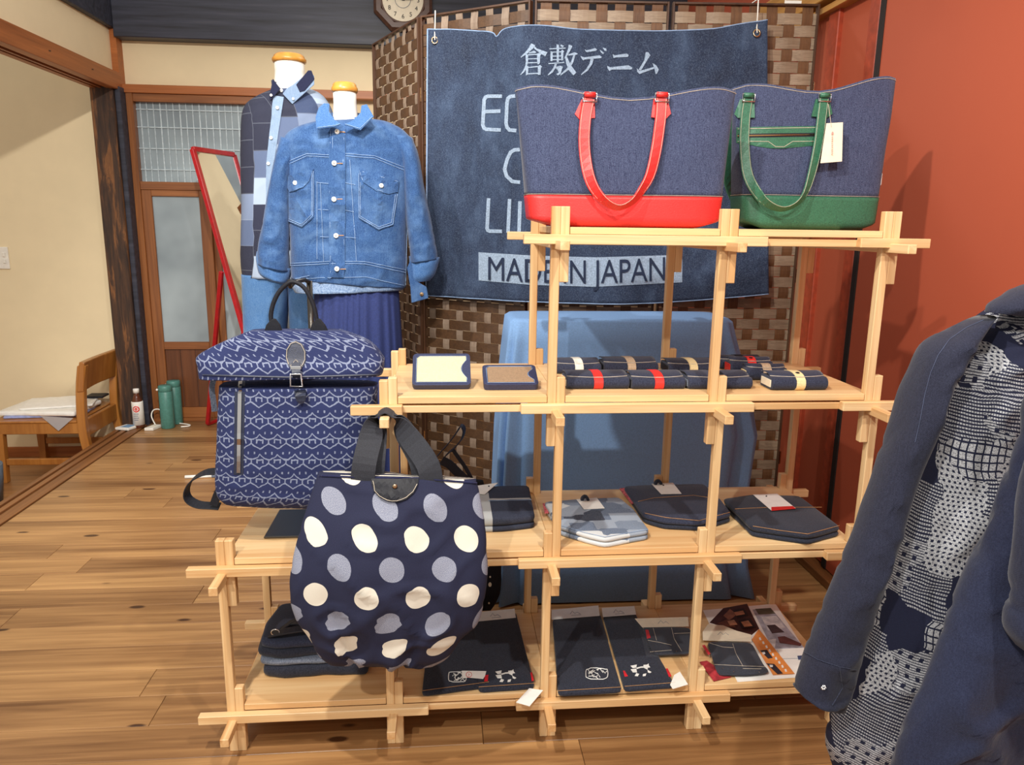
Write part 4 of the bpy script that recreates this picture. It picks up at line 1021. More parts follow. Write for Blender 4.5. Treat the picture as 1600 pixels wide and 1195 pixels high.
for poly, lb_ in (([(330,226),(352,230),(362,262),(338,264)], 'red and white selvedge strip showing at the left of the patchwork pouch'), ([(640,166),(662,164),(704,222),(688,226)], 'red and white selvedge strip showing at the left of the middle pouch')):
    tag(flat([z2(poly)], TOPZ[1] + 0.0125, 0.003).build('selvedge_strip', SELV, None), lb_, 'fabric strip')
for k, (x, y) in enumerate(((500, 192), (795, 128))):       # cord loops standing behind the pouches
    c = PZ(*z2([(x, y + 22)])[0], TOPZ[1] + 0.024)
    tag(MB().ribbon([c + Vector((0.008 * math.cos(q), 0, 0.011 * math.sin(q) + 0.002)) for q in [math.pi * e / 8 for e in range(9)]], Vector((0, 1, 0)), 0.010, 0.007).build('wrist_loop', DKD, None),
        ('small denim wrist loop of the pale patchwork pouch', 'small denim wrist loop of the white-tagged middle pouch')[k], 'loop')

# ================================================================== GOODS ON THE BOTTOM BOARD
z3 = lambda p: Q(p, 640, 960, 3.636)
zb = TOPZ[0]; YF = PZ(700, 1084, zb).y; YK = 0.345
EMB = soft('white_print', (236, 236, 232), 0.8, 0.03); REDTAB = soft('red_tab', (206, 38, 48), 0.6)
def flatbag(label, pl, pr, py, bl, br, bpy, lift, hdr, side):
    h = 0.011; zt = zb + lift + h
    P = [PZ(*pl, zt), PZ(*pr, zt), PZ(*br, zt), PZ(*bl, zt)]; c = sum(P, Vector((0, 0, 0))) / 4
    t = emp('denim_drawstring_bag', (c.x, c.y, zb + lift), label, 'bag', 'flat denim bags on the bottom board')
    cushion([(p.x, p.y) for p in P], zb + lift, zt, 0.004, 0.0015, c.x * 5).build('body', DKD, t, smooth=True)
    q = zt + 0.0012
    seam([[(ease(pl[0], pr[0], k / 8), ease(pl[1], pr[1], k / 8) - 4) for k in range(9)]], q).build('stitching', ORANGET, t)
    hd = flat([hdr], q + 0.0006).build('header_card', PAPER, t)
    hx = sum(p[0] for p in hdr) / 4; hy = sum(p[1] for p in hdr) / 4
    seam([[(hx - 8, hy + 2), (hx - 5, hy - 3), (hx - 1, hy + 1), (hx + 3, hy - 1), (hx + 8, hy + 2)], [(hx - 6, hy + 4), (hx + 9, hy + 3)]], q + 0.0018, 0.0005).build('card_print', GRD, hd)
    return t, q
SUN = [[(487,325),(523,318),(520,335),(500,338)],[(488,345),(520,341),(524,362),(500,362)],[(520,366),(536,371),(529,384),(511,382)],[(558,372),(577,368),(573,382),(556,384)],[(583,348),(606,360),(598,366),(586,362)],[(560,320),(582,318),(590,311),(591,323),(599,333),(585,336),(584,347),(570,340),(562,335)],[(520,336),(545,329),(562,328),(562,335),(545,336),(524,343)]]
def scrib(x0, y0, x1, y1, seed):
    rnd = random.Random(seed); out = []
    f = lambda u, v: (x0 + (x1 - x0) * u, y0 + (y1 - y0) * v)
    ring = [f(0.5 + 0.48 * math.copysign(abs(math.cos(t)) ** 0.5, math.cos(t)) + rnd.uniform(-0.02, 0.02), 0.5 + 0.46 * math.copysign(abs(math.sin(t)) ** 0.6, math.sin(t)) + rnd.uniform(-0.04, 0.04)) for t in [k * math.pi / 10 for k in range(20)]]
    out.append(ring + [ring[0]])
    for k in range(11):
        u, v = rnd.uniform(0.12, 0.75), rnd.uniform(0.15, 0.85); out.append([f(u, v), f(u + rnd.uniform(0.05, 0.14), v + rnd.uniform(-0.25, 0.25)), f(min(0.92, u + rnd.uniform(0.14, 0.3)), min(0.9, max(0.1, v + rnd.uniform(-0.2, 0.2))))])
    return out
bgB, q = flatbag('dark denim bag with white sun-shaped print, left of the centre post', (748, 1077), (836, 1071), 0, (737, 960), (806, 955), 0, 0.0, [(742, 957), (804, 951), (806, 965), (745, 971)], 1)
flat([z3(p) for p in SUN], q).build('printed_emblem', EMB, bgB); flat([z3([(686,330),(696,328),(706,375),(694,380)])], q).build('red_tab', REDTAB, bgB)
bgA, q = flatbag('dark denim bag with oval white print and paper label, left side', (659, 1083), (764, 1069), 0, (672, 966), (735, 962), 0, 0.0, [(676, 962), (728, 959), (730, 971), (675, 974)], 0)
seam([z3(l) for l in scrib(218, 320, 325, 386, 3)], q, 0.0010).build('printed_emblem', EMB, bgA)
lb = flat([z3([(296,320),(436,322),(428,350),(418,366),(330,358),(300,364)])], q + 0.001).build('paper_label', PAPER, bgA)
seam([z3([(337 + 16 * math.cos(t), 341 + 15 * math.sin(t)) for t in [k * math.pi / 8 for k in range(17)]]), z3([(333,336),(340,340),(335,348)])], q + 0.002, 0.0006).build('label_mark', REDTAB, lb)
flat([z3([(428,345),(448,343),(444,378),(424,381)])], q).build('red_tab', REDTAB, bgA)
bgD, q = flatbag('dark denim bag with white sun-shaped print, right of the centre post', (976, 1076), (1055, 1070), 0, (942, 960), (990, 953), 0, 0.0, [(940, 950), (991, 947), (994, 960), (942, 964)], 1)
flat([z3([(x + 768, y - 33) for x, y in p]) for p in SUN], q).build('printed_emblem', EMB, bgD); flat([z3([(1455,308),(1466,306),(1488,350),(1474,356)])], q).build('red_tab', REDTAB, bgD)
bgC, q = flatbag('dark denim bag with oval white print, right of the centre post', (872, 1083), (972, 1077), 0, (863, 966), (938, 958), 0, 0.0, [(862, 953), (935, 946), (937, 962), (862, 968)], 0)
seam([z3(l) for l in scrib(998, 302, 1130, 370, 9)], q, 0.0011).build('printed_emblem', EMB, bgC); flat([z3([(1212,320),(1222,320),(1240,350),(1222,354)])], q).build('red_tab', REDTAB, bgC)
def tagcard(label, poly, z):
    tag(flat([poly], z, 0.001).build('price_tag', PAPER, None), label, 'price tag')
tagcard('white price tag over the front edge left of the centre post', z3([(605,500),(680,420),(758,432),(682,522)]), zb + 0.011)
tagcard('white price tag beside the sun-print bag right of the centre post', z3([(1480,400),(1503,345),(1535,326),(1582,398),(1495,424)]), zb + 0.0115)

# plastic-wrapped pouches and leaflets
z7 = lambda p: Q(p, 960, 930, 4.706)
FILM = M('clear_film', (170, 174, 180), 0.06, spec=0.6, alpha=0.03)
def packet(label, film, card, den, seams, tab, rivets, z):
    c = PZ(*z7([(sum(p[0] for p in film) / len(film), sum(p[1] for p in film) / len(film))])[0], z)
    t = emp('packed_pouch', (c.x, c.y, z), label, 'pouch', 'film-wrapped denim pouches')
    b = cushion([(PZ(*p, z + 0.006).x, PZ(*p, z + 0.006).y) for p in z7(den)], z + 0.0006, z + 0.006, 0.003, 0.0006).build('denim', DKD, t, smooth=True)
    seam([z7(s) for s in seams], z + 0.0068).build('stitching', STITCH, b)
    flat([z7(tab)], z + 0.0066).build('red_tab', REDTAB, b)
    m = MB()
    for x, y in rivets: m.lathe([(0.0016, 0), (0.0016, 0.0008), (0.0001, 0.0014)], PZ(*z7([(x, y)])[0], z + 0.0066), 8)
    m.build('rivet', STEEL, b)
    cd = flat([z7(card)], z + 0.0068).build('header_card', CARD, t)
    cx = sum(p[0] for p in card) / len(card); cy = sum(p[1] for p in card) / len(card)
    seam([z7([(cx - 40, cy + 8), (cx - 20, cy - 14), (cx, cy + 6), (cx + 18, cy - 8), (cx + 40, cy + 10)])], z + 0.008, 0.0005).build('card_print', GRD, cd)
    flat([z7(film)], z + 0.0082, 0.0002).build('film', FILM, t)
    return t
sheet_ = emp('poster_sheet', PZ(1200, 1030, zb), 'large white leaflet with product photographs on the bottom board', 'leaflet')
flat([z7([(650,110),(1185,62),(1520,590),(905,638)])], zb + 0.0004, 0.0005).build('paper', PAPER, sheet_)
def photo(polys, cols, z, parent, nm='photo'):
    for k, (p, c) in enumerate(zip(polys, cols)): flat([z7(p)], z + 0.0003 * k, 0.0003).build(nm, soft('print_%d_%d_%d' % c, c, 0.5, 0.12, 30), parent)
photo([[(700,200),(800,95),(975,62),(1065,245),(1000,300)], [(800,150),(850,100),(900,140),(845,185)], [(870,110),(950,95),(985,150),(905,165)], [(760,205),(835,175),(895,235),(800,230)], [(910,185),(1000,165),(1045,235),(940,245)], [(880,125),(945,112),(960,138),(895,150)], [(830,190),(880,180),(905,215),(850,222)], [(930,195),(985,185),(1015,225),(955,232)]],
      [(66, 34, 28), (150, 104, 82), (30, 20, 20), (120, 76, 58), (34, 22, 22), (186, 132, 100), (206, 160, 126), (196, 148, 112)], zb + 0.0010, sheet_)
photo([[(1015,105),(1150,93),(1395,385),(1165,395)], [(1035,100),(1148,93),(1185,135),(1060,140)], [(1080,160),(1190,150),(1260,240),(1130,260)], [(1120,220),(1180,215),(1250,270),(1160,280)], [(1200,305),(1250,300),(1375,355),(1370,372),(1215,350)], [(1100,330),(1190,320),(1180,385),(1140,390)], [(1345,445),(1380,442),(1372,470),(1352,472)]],
      [(172, 174, 186), (92, 92, 78), (206, 208, 216), (70, 58, 62), (104, 66, 66), (214, 210, 212), (70, 84, 120)], zb + 0.0010, sheet_)
m = MB(); m.tube([PZ(*p, zb + 0.0016) for p in z7([(1195,400),(1230,465),(1270,560)])], 0.0005, 4); m.tube([PZ(*p, zb + 0.0016) for p in z7([(1235,466),(1400,462)])], 0.0005, 4); m.build('printed_line', GRD, sheet_)
lf = emp('orange_leaflet', PZ(1215, 1030, zb + 0.003), 'narrow orange leaflet with lettering-like white marks on the white sheet', 'leaflet')
flat([z7([(1010,325),(1062,248),(1325,576),(1165,584)])], zb + 0.0036, 0.0006).build('paper', soft('orange_print', (236, 146, 74), 0.5, 0.05, 20), lf)
ms = MB()
for k in range(9):
    x, y = 1070 + k * 23.5, 320 + k * 29; ms.prism([PZ(*p, zb + 0.0043) for p in z7([(x - 8, y - 8), (x + 4, y - 12), (x + 12, y + 8), (x - 2, y + 10)])], (0, 0, 0.0002))
ms.build('printed_mark', PAPER, lf)
photo([[(1070,405),(1120,400),(1165,460),(1130,465)], [(1115,500),(1175,505),(1240,575),(1200,580)], [(1085,418),(1105,415),(1110,430),(1092,435)], [(1140,510),(1165,512),(1165,526),(1145,528)]], [(48, 44, 52), (48, 44, 52), (240, 236, 228), (240, 236, 228)], zb + 0.0043, lf, 'printed_figure')
rl = emp('red_leaflet', PZ(1112, 1040, zb), 'dark red leaflet peeking out from under the wrapped pouch', 'leaflet')
flat([z7([(625,490),(680,480),(860,600),(800,615),(730,632)])], zb + 0.0026, 0.0004).build('paper', soft('crimson_print', (176, 58, 64), 0.5, 0.15, 40), rl)
packet('film-wrapped denim pouch with header card, left of the right post', [(165,165),(545,158),(562,440),(235,452)], [(150,172),(540,160),(548,228),(205,236)], [(205,226),(420,230),(560,236),(560,420),(290,430),(245,330)],
       [[(285,240),(310,330)], [(420,238),(440,320),(495,410)], [(245,330),(330,345),(420,365)], [(440,280),(555,276)], [(262,415),(420,402)]], [(228,255),(250,255),(266,312),(240,320)], [(255,385),(290,412),(455,412)], zb + 0.0115)
packet('film-wrapped denim pouch lying on the leaflets', [(632,350),(1040,300),(1165,575),(770,592)], [(648,270),(688,212),(800,222),(900,262),(1005,290),(1010,340),(700,334),(650,330)], [(682,338),(1010,346),(1105,520),(1150,560),(990,580),(765,578),(735,505)],
       [[(735,508),(945,518),(1105,524)], [(870,355),(895,430),(945,520)], [(700,350),(800,380),(872,384)], [(945,538),(1080,540)]], [(645,370),(665,365),(706,430),(690,440)], [(797,537),(892,538),(877,562),(1064,563)], zb + 0.0055)

# folded trousers at the left end
FJ = [('bottom folded dark navy trousers of the stack at the left end', (400, 1062), 0.0, 0.030, DKD), ('folded speckled blue denim in the middle of the left stack', (398, 1040), 0.030, 0.017, GRD), ('folded dark denim second from top of the left stack', (396, 1022), 0.047, 0.022, DKD), ('topmost folded charcoal denim of the left stack', (398, 1000), 0.069, 0.020, DKD2)]
p0 = PZ(412, 1063, zb)
for k, (lb_, _, z0, hh, mt) in enumerate(FJ):
    x0 = p0.x + (-0.004, -0.012, -0.018, -0.012)[k]; x1 = x0 + 0.25 - 0.01 * k; y0 = p0.y + 0.004 + 0.006 * k
    poly = [(x0, y0 + 0.01), (x0 + 0.05, y0 - 0.004), (x0 + 0.14, y0 + 0.003), (x1, y0), (x1 + 0.004, y0 + 0.12), (x1 - 0.005, y0 + 0.20), (x0 + 0.1, y0 + 0.205), (x0 + 0.01, y0 + 0.19), (x0 - 0.006, y0 + 0.1)]
    tag(cushion(poly, zb + z0, zb + z0 + hh - 0.001, 0.010, 0.004, k * 3.1).build('folded_trousers', mt, None, smooth=True), lb_, 'trousers', 'folded trousers at the left end of the bottom board')
cb = emp('leather_strap_coil', (p0.x + 0.08, p0.y + 0.07, zb + 0.089), 'black leather straps with a metal clip heaped on the folded trousers', 'strap')
for k, pts in enumerate(([(-0.07, -0.02, 0.003), (-0.03, -0.03, 0.016), (0.03, -0.02, 0.018), (0.09, 0.0, 0.004)], [(-0.04, 0.03, 0.003), (0.0, 0.0, 0.022), (0.05, -0.03, 0.014), (0.10, -0.02, 0.004)], [(-0.05, 0.0, 0.004), (0.0, 0.03, 0.02), (0.06, 0.02, 0.02), (0.1, 0.04, 0.004)])):
    pp = cr([Vector(q) + Vector(cb.location) for q in pts], 14); MB().ribbon(pp, Vector((0.2, 1, 0)), 0.030 - 0.005 * k, 0.004).build('strap', BLACK, cb, bevel=0.001)
MB().tube([Vector(cb.location) + Vector((-0.055 + 0.01 * math.cos(t), -0.034, 0.016 + 0.008 * math.sin(t))) for t in [k * math.pi / 6 for k in range(12)]], 0.0016, 5, True).build('clip', STEEL, cb, smooth=True)
BX('folded_note', (0.105, 0.14, TOPZ[1]), (0.2, 0.2, TOPZ[1] + 0.0008), PAPER, None, 0) if False else None

# ================================================================== MANNEQUINS AND CLOTHES
CAPW = soft('amber_wood', (206, 142, 58), 0.35, 0.06, 30, coat=0.3)
def mannequin(label, capx, capy, wpx, Y0, ztorso, neckb):
    c = PY(capx, capy, Y0); r = (PY(capx + wpx / 2, capy, Y0) - c).length
    t = emp('mannequin', (c.x, Y0, 0), label, 'mannequin', 'half-body mannequins')
    cap = MB().lathe([(0.0, -0.006), (r * 1.0, -0.006), (r * 1.06, 0.0), (r * 1.06, 0.008), (r * 0.96, 0.014), (r * 0.94, 0.020), (r * 0.80, 0.026), (0.0, 0.029)], c, 32).build('neck_cap', CAPW, t, smooth=True)
    rg = []
    for zz, rx, ry in ((c.z - 0.006, r * 0.93, r * 0.93), (c.z - 0.04, r * 0.92, r * 0.92), (c.z - 0.09, r * 1.0, r * 1.02), (c.z - 0.14, r * 1.35, r * 1.1), (c.z - 0.17, r * 2.0, r * 1.15), (c.z - 0.22, r * 2.6, r * 1.4), (c.z - 0.45, r * 2.3, r * 1.6), (c.z - 0.65, r * 1.9, r * 1.3), (c.z - 0.8, r * 2.3, r * 1.6)):
        rg.append([Vector((c.x + rx * math.cos(2 * math.pi * k / 28), Y0 + ry * math.sin(2 * math.pi * k / 28), zz)) for k in range(28)])
    MB().loft(rg).build('torso', WHITE, t, smooth=True)
    MB().tube([(c.x, Y0, 0.02), (c.x, Y0, c.z - 0.8)], 0.014, 12).build('pole', DARKM, t, smooth=True)
    MB().lathe([(0.15, 0), (0.15, 0.012), (0.03, 0.022), (0.016, 0.05)], (c.x, Y0, 0), 32).build('base', DARKM, t, smooth=True)
    return t, c, r
YJ, YS = 1.25, 1.72
m1, c1, r1 = mannequin('white mannequin form with amber cap wearing the patchwork shirt', 452, 96, 50, YS, 1.0, 0)
m2, c2, r2 = mannequin('white mannequin form with amber cap wearing the denim jacket', 538.5, 142, 39, YJ, 1.0, 0)
zj = lambda p: Q(p, 360, 60, 2.844)
def leaf(polys, Y0, dy, name, mat, parent, th=0.004, tilt=0.0):
    """collar leaves: stiff cloth set in front of the neck"""
    for p in polys:
        pts = [PY(x, y, Y0 + dy) for x, y in zj(p)]; zm = max(q.z for q in pts)
        pts = [q + (q - CAM).normalized() * ((q.z - zm) * -tilt + 0) for q in pts]
        MB().prism(pts, (0, th, 0)).build(name, mat, parent, bevel=0.0012)
def buttons(sf, pts, r, mat, parent, name='button', inner=None):
    for x, y in pts:
        c = sf.hit(x, y, 0.009); o = MB().lathe([(r, 0), (r, 0.0015), (r * 0.75, 0.0026), (r * 0.5, 0.0018), (0.0002, 0.0018)], c, 16, 'y').build(name, mat, parent, smooth=True)
        if inner: MB().lathe([(r * 0.35, 0.0018), (0.0002, 0.0026)], c, 10, 'y').build('button_centre', inner, o)
# --- patchwork shirt and jeans
sh = emp('patchwork_shirt', (c1.x, YS, 0.97), 'indigo patchwork button-down shirt on the rear mannequin', 'shirt')
rows = [(428, 140, 480, 138), (402, 152, 500, 146), (384, 166, 514, 162), (378, 190, 522, 190), (377, 240, 524, 240), (378, 320, 522, 320), (377, 400, 520, 400), (380, 432, 516, 436)]
sm_ = pillow(rows, YS, [0.055, 0.085, 0.10, 0.11, 0.115, 0.11, 0.11, 0.105], nr=40, n=64, ex=2.4, amp=0.008, freq=8)
sm_.build('body', PATCH, sh, smooth=True); ss = Surf(sm_)
ss.decal([zj([(192,255),(238,262),(205,480),(170,720),(160,720),(160,560)])], 0.003, 12).build('placket', denim('pale_placket', (120, 146, 178), (186, 202, 222), 0.4), sh, solid=0.002, offset=1)
buttons(ss, zj([(210,310),(182,443),(170,556),(228,236)]), 0.0065, PAPER, sh)
NAVYS = denim('navy_shirting', (26, 30, 58), (60, 66, 98), 0.3)
CB = denim('pale_collar', (112, 138, 172), (180, 198, 220), 0.4)
def collar_band(c, r, zt, zb_, mat, parent, w=1.5, yk=1.25):
    rg = []
    for zz, k in ((zb_, w), ((zt + zb_) / 2, w * 0.90), (zt, w * 0.92)):
        rg.append([Vector((c.x + r * k * math.cos(t), c.y + r * k * yk * math.sin(t) * (1 if math.sin(t) > 0 else 0.6), zz + 0.035 * (math.sin(t) * 0.5 + 0.5))) for t in [math.radians(-55 + 290 * q / 30) for q in range(31)]])
    m = MB(); n = 31
    m.add([p for g in rg for p in g], [(j * n + i, j * n + i + 1, (j + 1) * n + i + 1, (j + 1) * n + i) for j in range(2) for i in range(n - 1)])
    return m.build('collar', mat, parent, smooth=True, solid=0.003)
collar_band(c1, r1, c1.z - 0.09, c1.z - 0.135, NAVYS, sh, 1.28)
leaf([[(188,178),(208,205),(222,222),(200,250),(178,276),(172,262),(182,210)]], YS, -0.11, 'collar_leaf', NAVYS, sh)
leaf([[(278,205),(345,152),(372,165),(372,205),(275,292),(232,246),(250,222)]], YS, -0.112, 'collar_leaf', CB, sh)
leaf([[(292,205),(345,142),(360,142),(374,180),(330,232),(308,238)]], YS, -0.116, 'collar_band_fold', NAVYS, sh)
for q in zj([(181, 252), (279, 268)]):
    MB().lathe([(0.005, 0), (0.005, 0.0015), (0.0002, 0.002)], PY(*q, YS - 0.119), 12, 'y').build('collar_button', PAPER, sh)
jn = emp('light_jeans', (c1.x, YS, 0.2), 'light blue jeans worn by the rear mannequin', 'jeans')
for rws, sd in (([(378, 428, 452, 430), (380, 480, 450, 480), (383, 560, 446, 560), (388, 650, 440, 650)], 1.0), ([(450, 430, 515, 432), (452, 480, 512, 480), (455, 560, 508, 560), (458, 650, 505, 650)], 4.0)):
    pillow(rws, YS, [0.09, 0.085, 0.075, 0.06], nr=24, n=32, amp=0.008, freq=9, seed=sd).build('trouser_leg', LTD, jn, smooth=True)
# --- denim jacket
jk = emp('denim_jacket', (c2.x, YJ, 0.95), 'faded blue denim jacket with two chest pockets on the front mannequin', 'jacket')
rows = [(516, 192, 566, 190), (486, 193, 598, 189), (454, 205, 628, 202), (441, 224, 644, 222), (443, 255, 643, 255), (449, 300, 640, 302), (453, 350, 637, 354), (455, 405, 636, 414), (456, 434, 634, 449)]
jm = pillow(rows, YJ, [0.045, 0.075, 0.10, 0.108, 0.115, 0.118, 0.118, 0.112, 0.11], nr=56, n=88, ex=2.5, amp=0.012, freq=9, seed=5.0)
jb = jm.build('body', MIDD, jk, smooth=True); js = Surf(jm)
def sleeve(rws, dep, seed, Yo=0.0):
    m = pillow(rws, YJ + Yo, dep, nr=36, n=40, amp=0.012, freq=11, seed=seed); m.build('sleeve', MIDD, jk, smooth=True); return m
sleeve([(438, 214, 474, 226), (430, 250, 462, 262), (420, 300, 456, 310), (411, 350, 454, 356), (404, 385, 452, 396), (403, 412, 452, 424)], [0.05, 0.07, 0.065, 0.06, 0.058, 0.055], 8.0, -0.02)
sleeve([(612, 212, 646, 216), (628, 255, 657, 252), (632, 310, 666, 308), (636, 360, 676, 356), (640, 392, 682, 388), (642, 410, 684, 404)], [0.05, 0.07, 0.065, 0.06, 0.056, 0.055], 3.0, -0.02)
CUFF = denim('cuff_denim', (46, 90, 148), (118, 158, 204), 0.45, 380)
c_ = pillow([(402, 392, 456, 420), (401, 404, 453, 434), (405, 424, 449, 441), (412, 432, 446, 443)], YJ - 0.004, [0.062, 0.066, 0.064, 0.05], nr=14, n=40, amp=0.004, freq=14); c_.build('rolled_cuff', CUFF, jk, smooth=True)
c_ = pillow([(639, 400, 687, 402), (640, 416, 686, 408), (641, 432, 680, 428), (643, 440, 672, 438)], YJ - 0.004, [0.060, 0.064, 0.060, 0.045], nr=14, n=40, amp=0.004, freq=14); c_.build('rolled_cuff', CUFF, jk, smooth=True)
lf_ = MB().prism([PY(*q, YJ - 0.05) for q in zj([(785,1020),(800,985),(815,1035),(822,1075),(872,1105),(880,1155),(805,1176),(800,1110)])], (0, 0.006, 0)).build('cuff_tab', MIDD, jk, bevel=0.002)
MB().lathe([(0.007, 0), (0.007, 0.003), (0.0002, 0.004)], PY(*zj([(850, 1136)])[0], YJ - 0.052), 14, 'y').build('button', BRASS, lf_)
# details laid on the body
pk = js.decal([zj([(442,398),(512,400),(510,1000),(505,1062),(446,1060),(440,1000),(436,700)])], 0.003, 14).build('front_placket', MIDD, jk, solid=0.002, offset=1)
def pocket(poly, flp, lines, btn):
    p = js.decal([zj(poly)], 0.0025, 10).build('chest_pocket', MIDD, jk, solid=0.002, offset=1)
    f = js.decal([zj(flp)], 0.0055, 10).build('pocket_flap', MIDD, p, solid=0.0025, offset=1)
    js.stitch([zj(l) for l in lines], 0.0009, 0.0072).build('stitching', PALET, p)
    buttons(js, zj([btn]), 0.0075, PAPER, p, inner=BRASS)
pocket([(262,610),(370,580),(372,795),(320,840),(262,815)], [(262,612),(372,578),(352,635),(325,665),(268,682),(258,660)],
       [[(266,680),(325,660),(350,632),(366,586)], [(370,590),(368,790),(320,834),(264,810)], [(364,590),(362,786),(318,826),(264,802)]], (292, 642))
pocket([(575,580),(742,630),(722,830),(658,852),(570,800)], [(570,580),(745,630),(740,682),(700,692),(650,678),(590,640)],
       [[(572,586),(592,638),(650,672),(700,686),(736,678)], [(572,600),(570,795),(658,846),(720,826),(738,690)], [(578,640),(576,790),(658,838),(714,820),(730,694)], [(574,590),(742,636)]], (667, 654))
js.stitch([zj(l) for l in ([(255,548),(340,512),(442,518)], [(258,560),(340,522),(442,528)], [(512,512),(640,522),(776,575)], [(512,522),(640,532),(776,588)], [(446,410),(440,700),(446,1056)], [(456,410),(450,700),(456,1056)], [(505,410),(500,600),(508,980)],
    [(268,1000),(440,990),(600,992),(776,1028)], [(268,1010),(440,1000),(600,1002),(776,1040)], [(272,1068),(440,1062),(600,1060),(772,1098)], [(385,640),(440,645)], [(385,635),(385,980)], [(400,640),(415,990)], [(505,640),(555,650)], [(390,760),(440,762)], [(505,762),(550,770)], [(400,880),(440,882)], [(505,882),(558,886)], [(530,540),(545,760),(560,990)], [(775,600),(785,760),(776,1095)])], 0.0008, 0.0036, 6).build('stitching', PALET, jb)
buttons(js, zj([(476,416),(464,555),(463,716),(471,876),(477,1024)]), 0.0085, PAPER, jk, inner=BRASS)
js.stitch([zj([(x + 12, y), (x + 36, y)]) for x, y in ((476,416),(464,555),(463,716),(471,876),(477,1024))], 0.0014, 0.006).build('buttonhole', ORANGET, jk)
collar_band(c2, r2, c2.z - 0.095, c2.z - 0.14, MIDD, jk, 1.62, 1.25)
leaf([[(382,403),(378,350),(392,308),(415,288),(440,290),(438,325),(462,360),(492,382),(468,392)]], YJ, -0.15, 'collar_leaf', CUFF, jk, 0.006)
leaf([[(505,384),(548,362),(578,330),(582,298),(606,292),(637,348),(578,408)]], YJ, -0.15, 'collar_leaf', CUFF, jk, 0.006)
for l in ([(386,396),(466,386),(486,380)], [(510,380),(575,400),(630,348)]):
    MB().tube([PY(*q, YJ - 0.152) for q in zj(l)], 0.0008, 4).build('stitching', PALET, jk)
bl = pillow([(458, 425, 632, 440), (456, 444, 630, 452), (462, 456, 606, 453)], YJ - 0.002, [0.108, 0.112, 0.112], nr=12, n=60, amp=0.004, freq=14)
tag(bl.build('knit_top', denim('blue_tweed', (70, 98, 140), (170, 190, 214), 0.6, 240), None, smooth=True), 'speckled blue knit top showing below the denim jacket', 'top')
sk = pillow([(492, 440, 622, 442), (490, 480, 625, 480), (484, 560, 630, 560), (478, 650, 634, 650), (474, 760, 636, 760)], YJ, [0.095, 0.11, 0.13, 0.14, 0.145], nr=40, n=160, ex=2.1, pleat=lambda a, v: 0.010 * (0.3 + v) * math.sin(a * 34 + 2.2 * math.sin(a * 7)))
tag(sk.build('pleated_skirt', SKIRT, None, smooth=True), 'navy pleated gauze skirt on the front mannequin', 'skirt')

# ================================================================== WALL CLOCK
ck = emp('wall_clock', (0.262, 2.93, 2.22), 'octagonal brown wooden wall clock with cream face', 'clock')
cc = Vector((0.262, 2.93, 2.385))
def ngon(r, n, y, rot=0): return [cc + Vector((r * math.cos(rot + 2 * math.pi * k / n), y, r * math.sin(rot + 2 * math.pi * k / n))) for k in range(n)]
MB().loft([ngon(0.172, 8, 0.0, math.pi / 8), ngon(0.172, 8, -0.025, math.pi / 8), ngon(0.155, 8, -0.045, math.pi / 8), ngon(0.128, 8, -0.045, math.pi / 8), ngon(0.122, 8, -0.03, math.pi / 8)]).build('case', CLOCKW, ck)
MB().tube(ngon(0.118, 48, -0.036), 0.007, 8, True).build('bezel', CLOCKW, ck, smooth=True)
fc = MB().lathe([(0.114, 0.03), (0.114, 0.033), (0.0002, 0.0335)], cc, 48, 'y').build('face', CARD, ck)
for n_ in range(1, 13):
    a = math.radians(90 - 30 * n_); p = cc + Vector((0.084 * math.cos(a), -0.035, 0.084 * math.sin(a)))
    text_mb(str(n_), 0.022, lambda x, y: p + Vector((x - 0.008 * len(str(n_)), 0, y - 0.011))).build('numeral', BLACK, fc)
MB().tube(ngon(0.042, 32, -0.0345), 0.0012, 5, True).build('ring_line', GRD, fc)
for ang, ln, wd in ((2, 0.055, 0.006), (152, 0.085, 0.0035)):
    a = math.radians(ang); dd = Vector((math.cos(a), 0, math.sin(a))); MB().bar(cc + Vector((0, -0.037, 0)) - dd * 0.012, cc + Vector((0, -0.037, 0)) + dd * ln, wd, 0.0015, (0, 1, 0)).build('hand', BLACK, ck)
MB().lathe([(0.006, 0.036), (0.004, 0.04), (0.0002, 0.0405)], cc, 12, 'y').build('hub', BLACK, ck)

# ================================================================== RED STANDING MIRROR
REDM = soft('red_lacquer', (178, 20, 34), 0.3, 0.04, 40, coat=0.4)
mr = emp('standing_mirror', (-0.6, 2.6, 0), 'red framed easel mirror leaning back before the glazed door', 'mirror')
nrm = Vector((0.93, -0.37, 0)).normalized(); hv = Vector((0.37, 0.93, 0)).normalized()
T1 = PY(301, 233, 2.55); B1 = Vector((T1.x, T1.y, 0)) + nrm * 0.40; WM = 0.33; B1.z = 0.012
T2, B2 = T1 + hv * WM, B1 + hv * WM; fr = (T1 - B1).normalized(); fn_ = hv.cross(fr).normalized()
for a, b in ((B1, T1), (B2, T2)): MB().bar(a, b, 0.026, 0.022, fn_).build('frame_side', REDM, mr, bevel=0.002)
for a, b in ((T1, T2), (B1 + fr * 0.03, B2 + fr * 0.03)): MB().bar(a, b, 0.026, 0.022, fn_).build('frame_rail', REDM, mr, bevel=0.002)
io = hv * 0.012
MB().prism([B1 + io + fr * 0.04, B2 - io + fr * 0.04, T2 - io - fr * 0.01, T1 + io - fr * 0.01], fn_ * 0.004).build('mirror_glass', M('silvered_glass', (225, 228, 230), 0.02, 1.0), mr)
ft = Vector((-0.925, 2.875, 0.012)); k1 = B1.lerp(T1, 0.60)
MB().bar(Vector((k1.x - 0.03, k1.y, k1.z)), ft, 0.022, 0.018, hv).build('support_leg', REDM, mr, bevel=0.002)
MB().bar(Vector((k1.x - 0.03, k1.y, k1.z)) + hv * WM, ft + hv * WM * 0.4, 0.022, 0.018, hv).build('support_leg', REDM, mr, bevel=0.002)
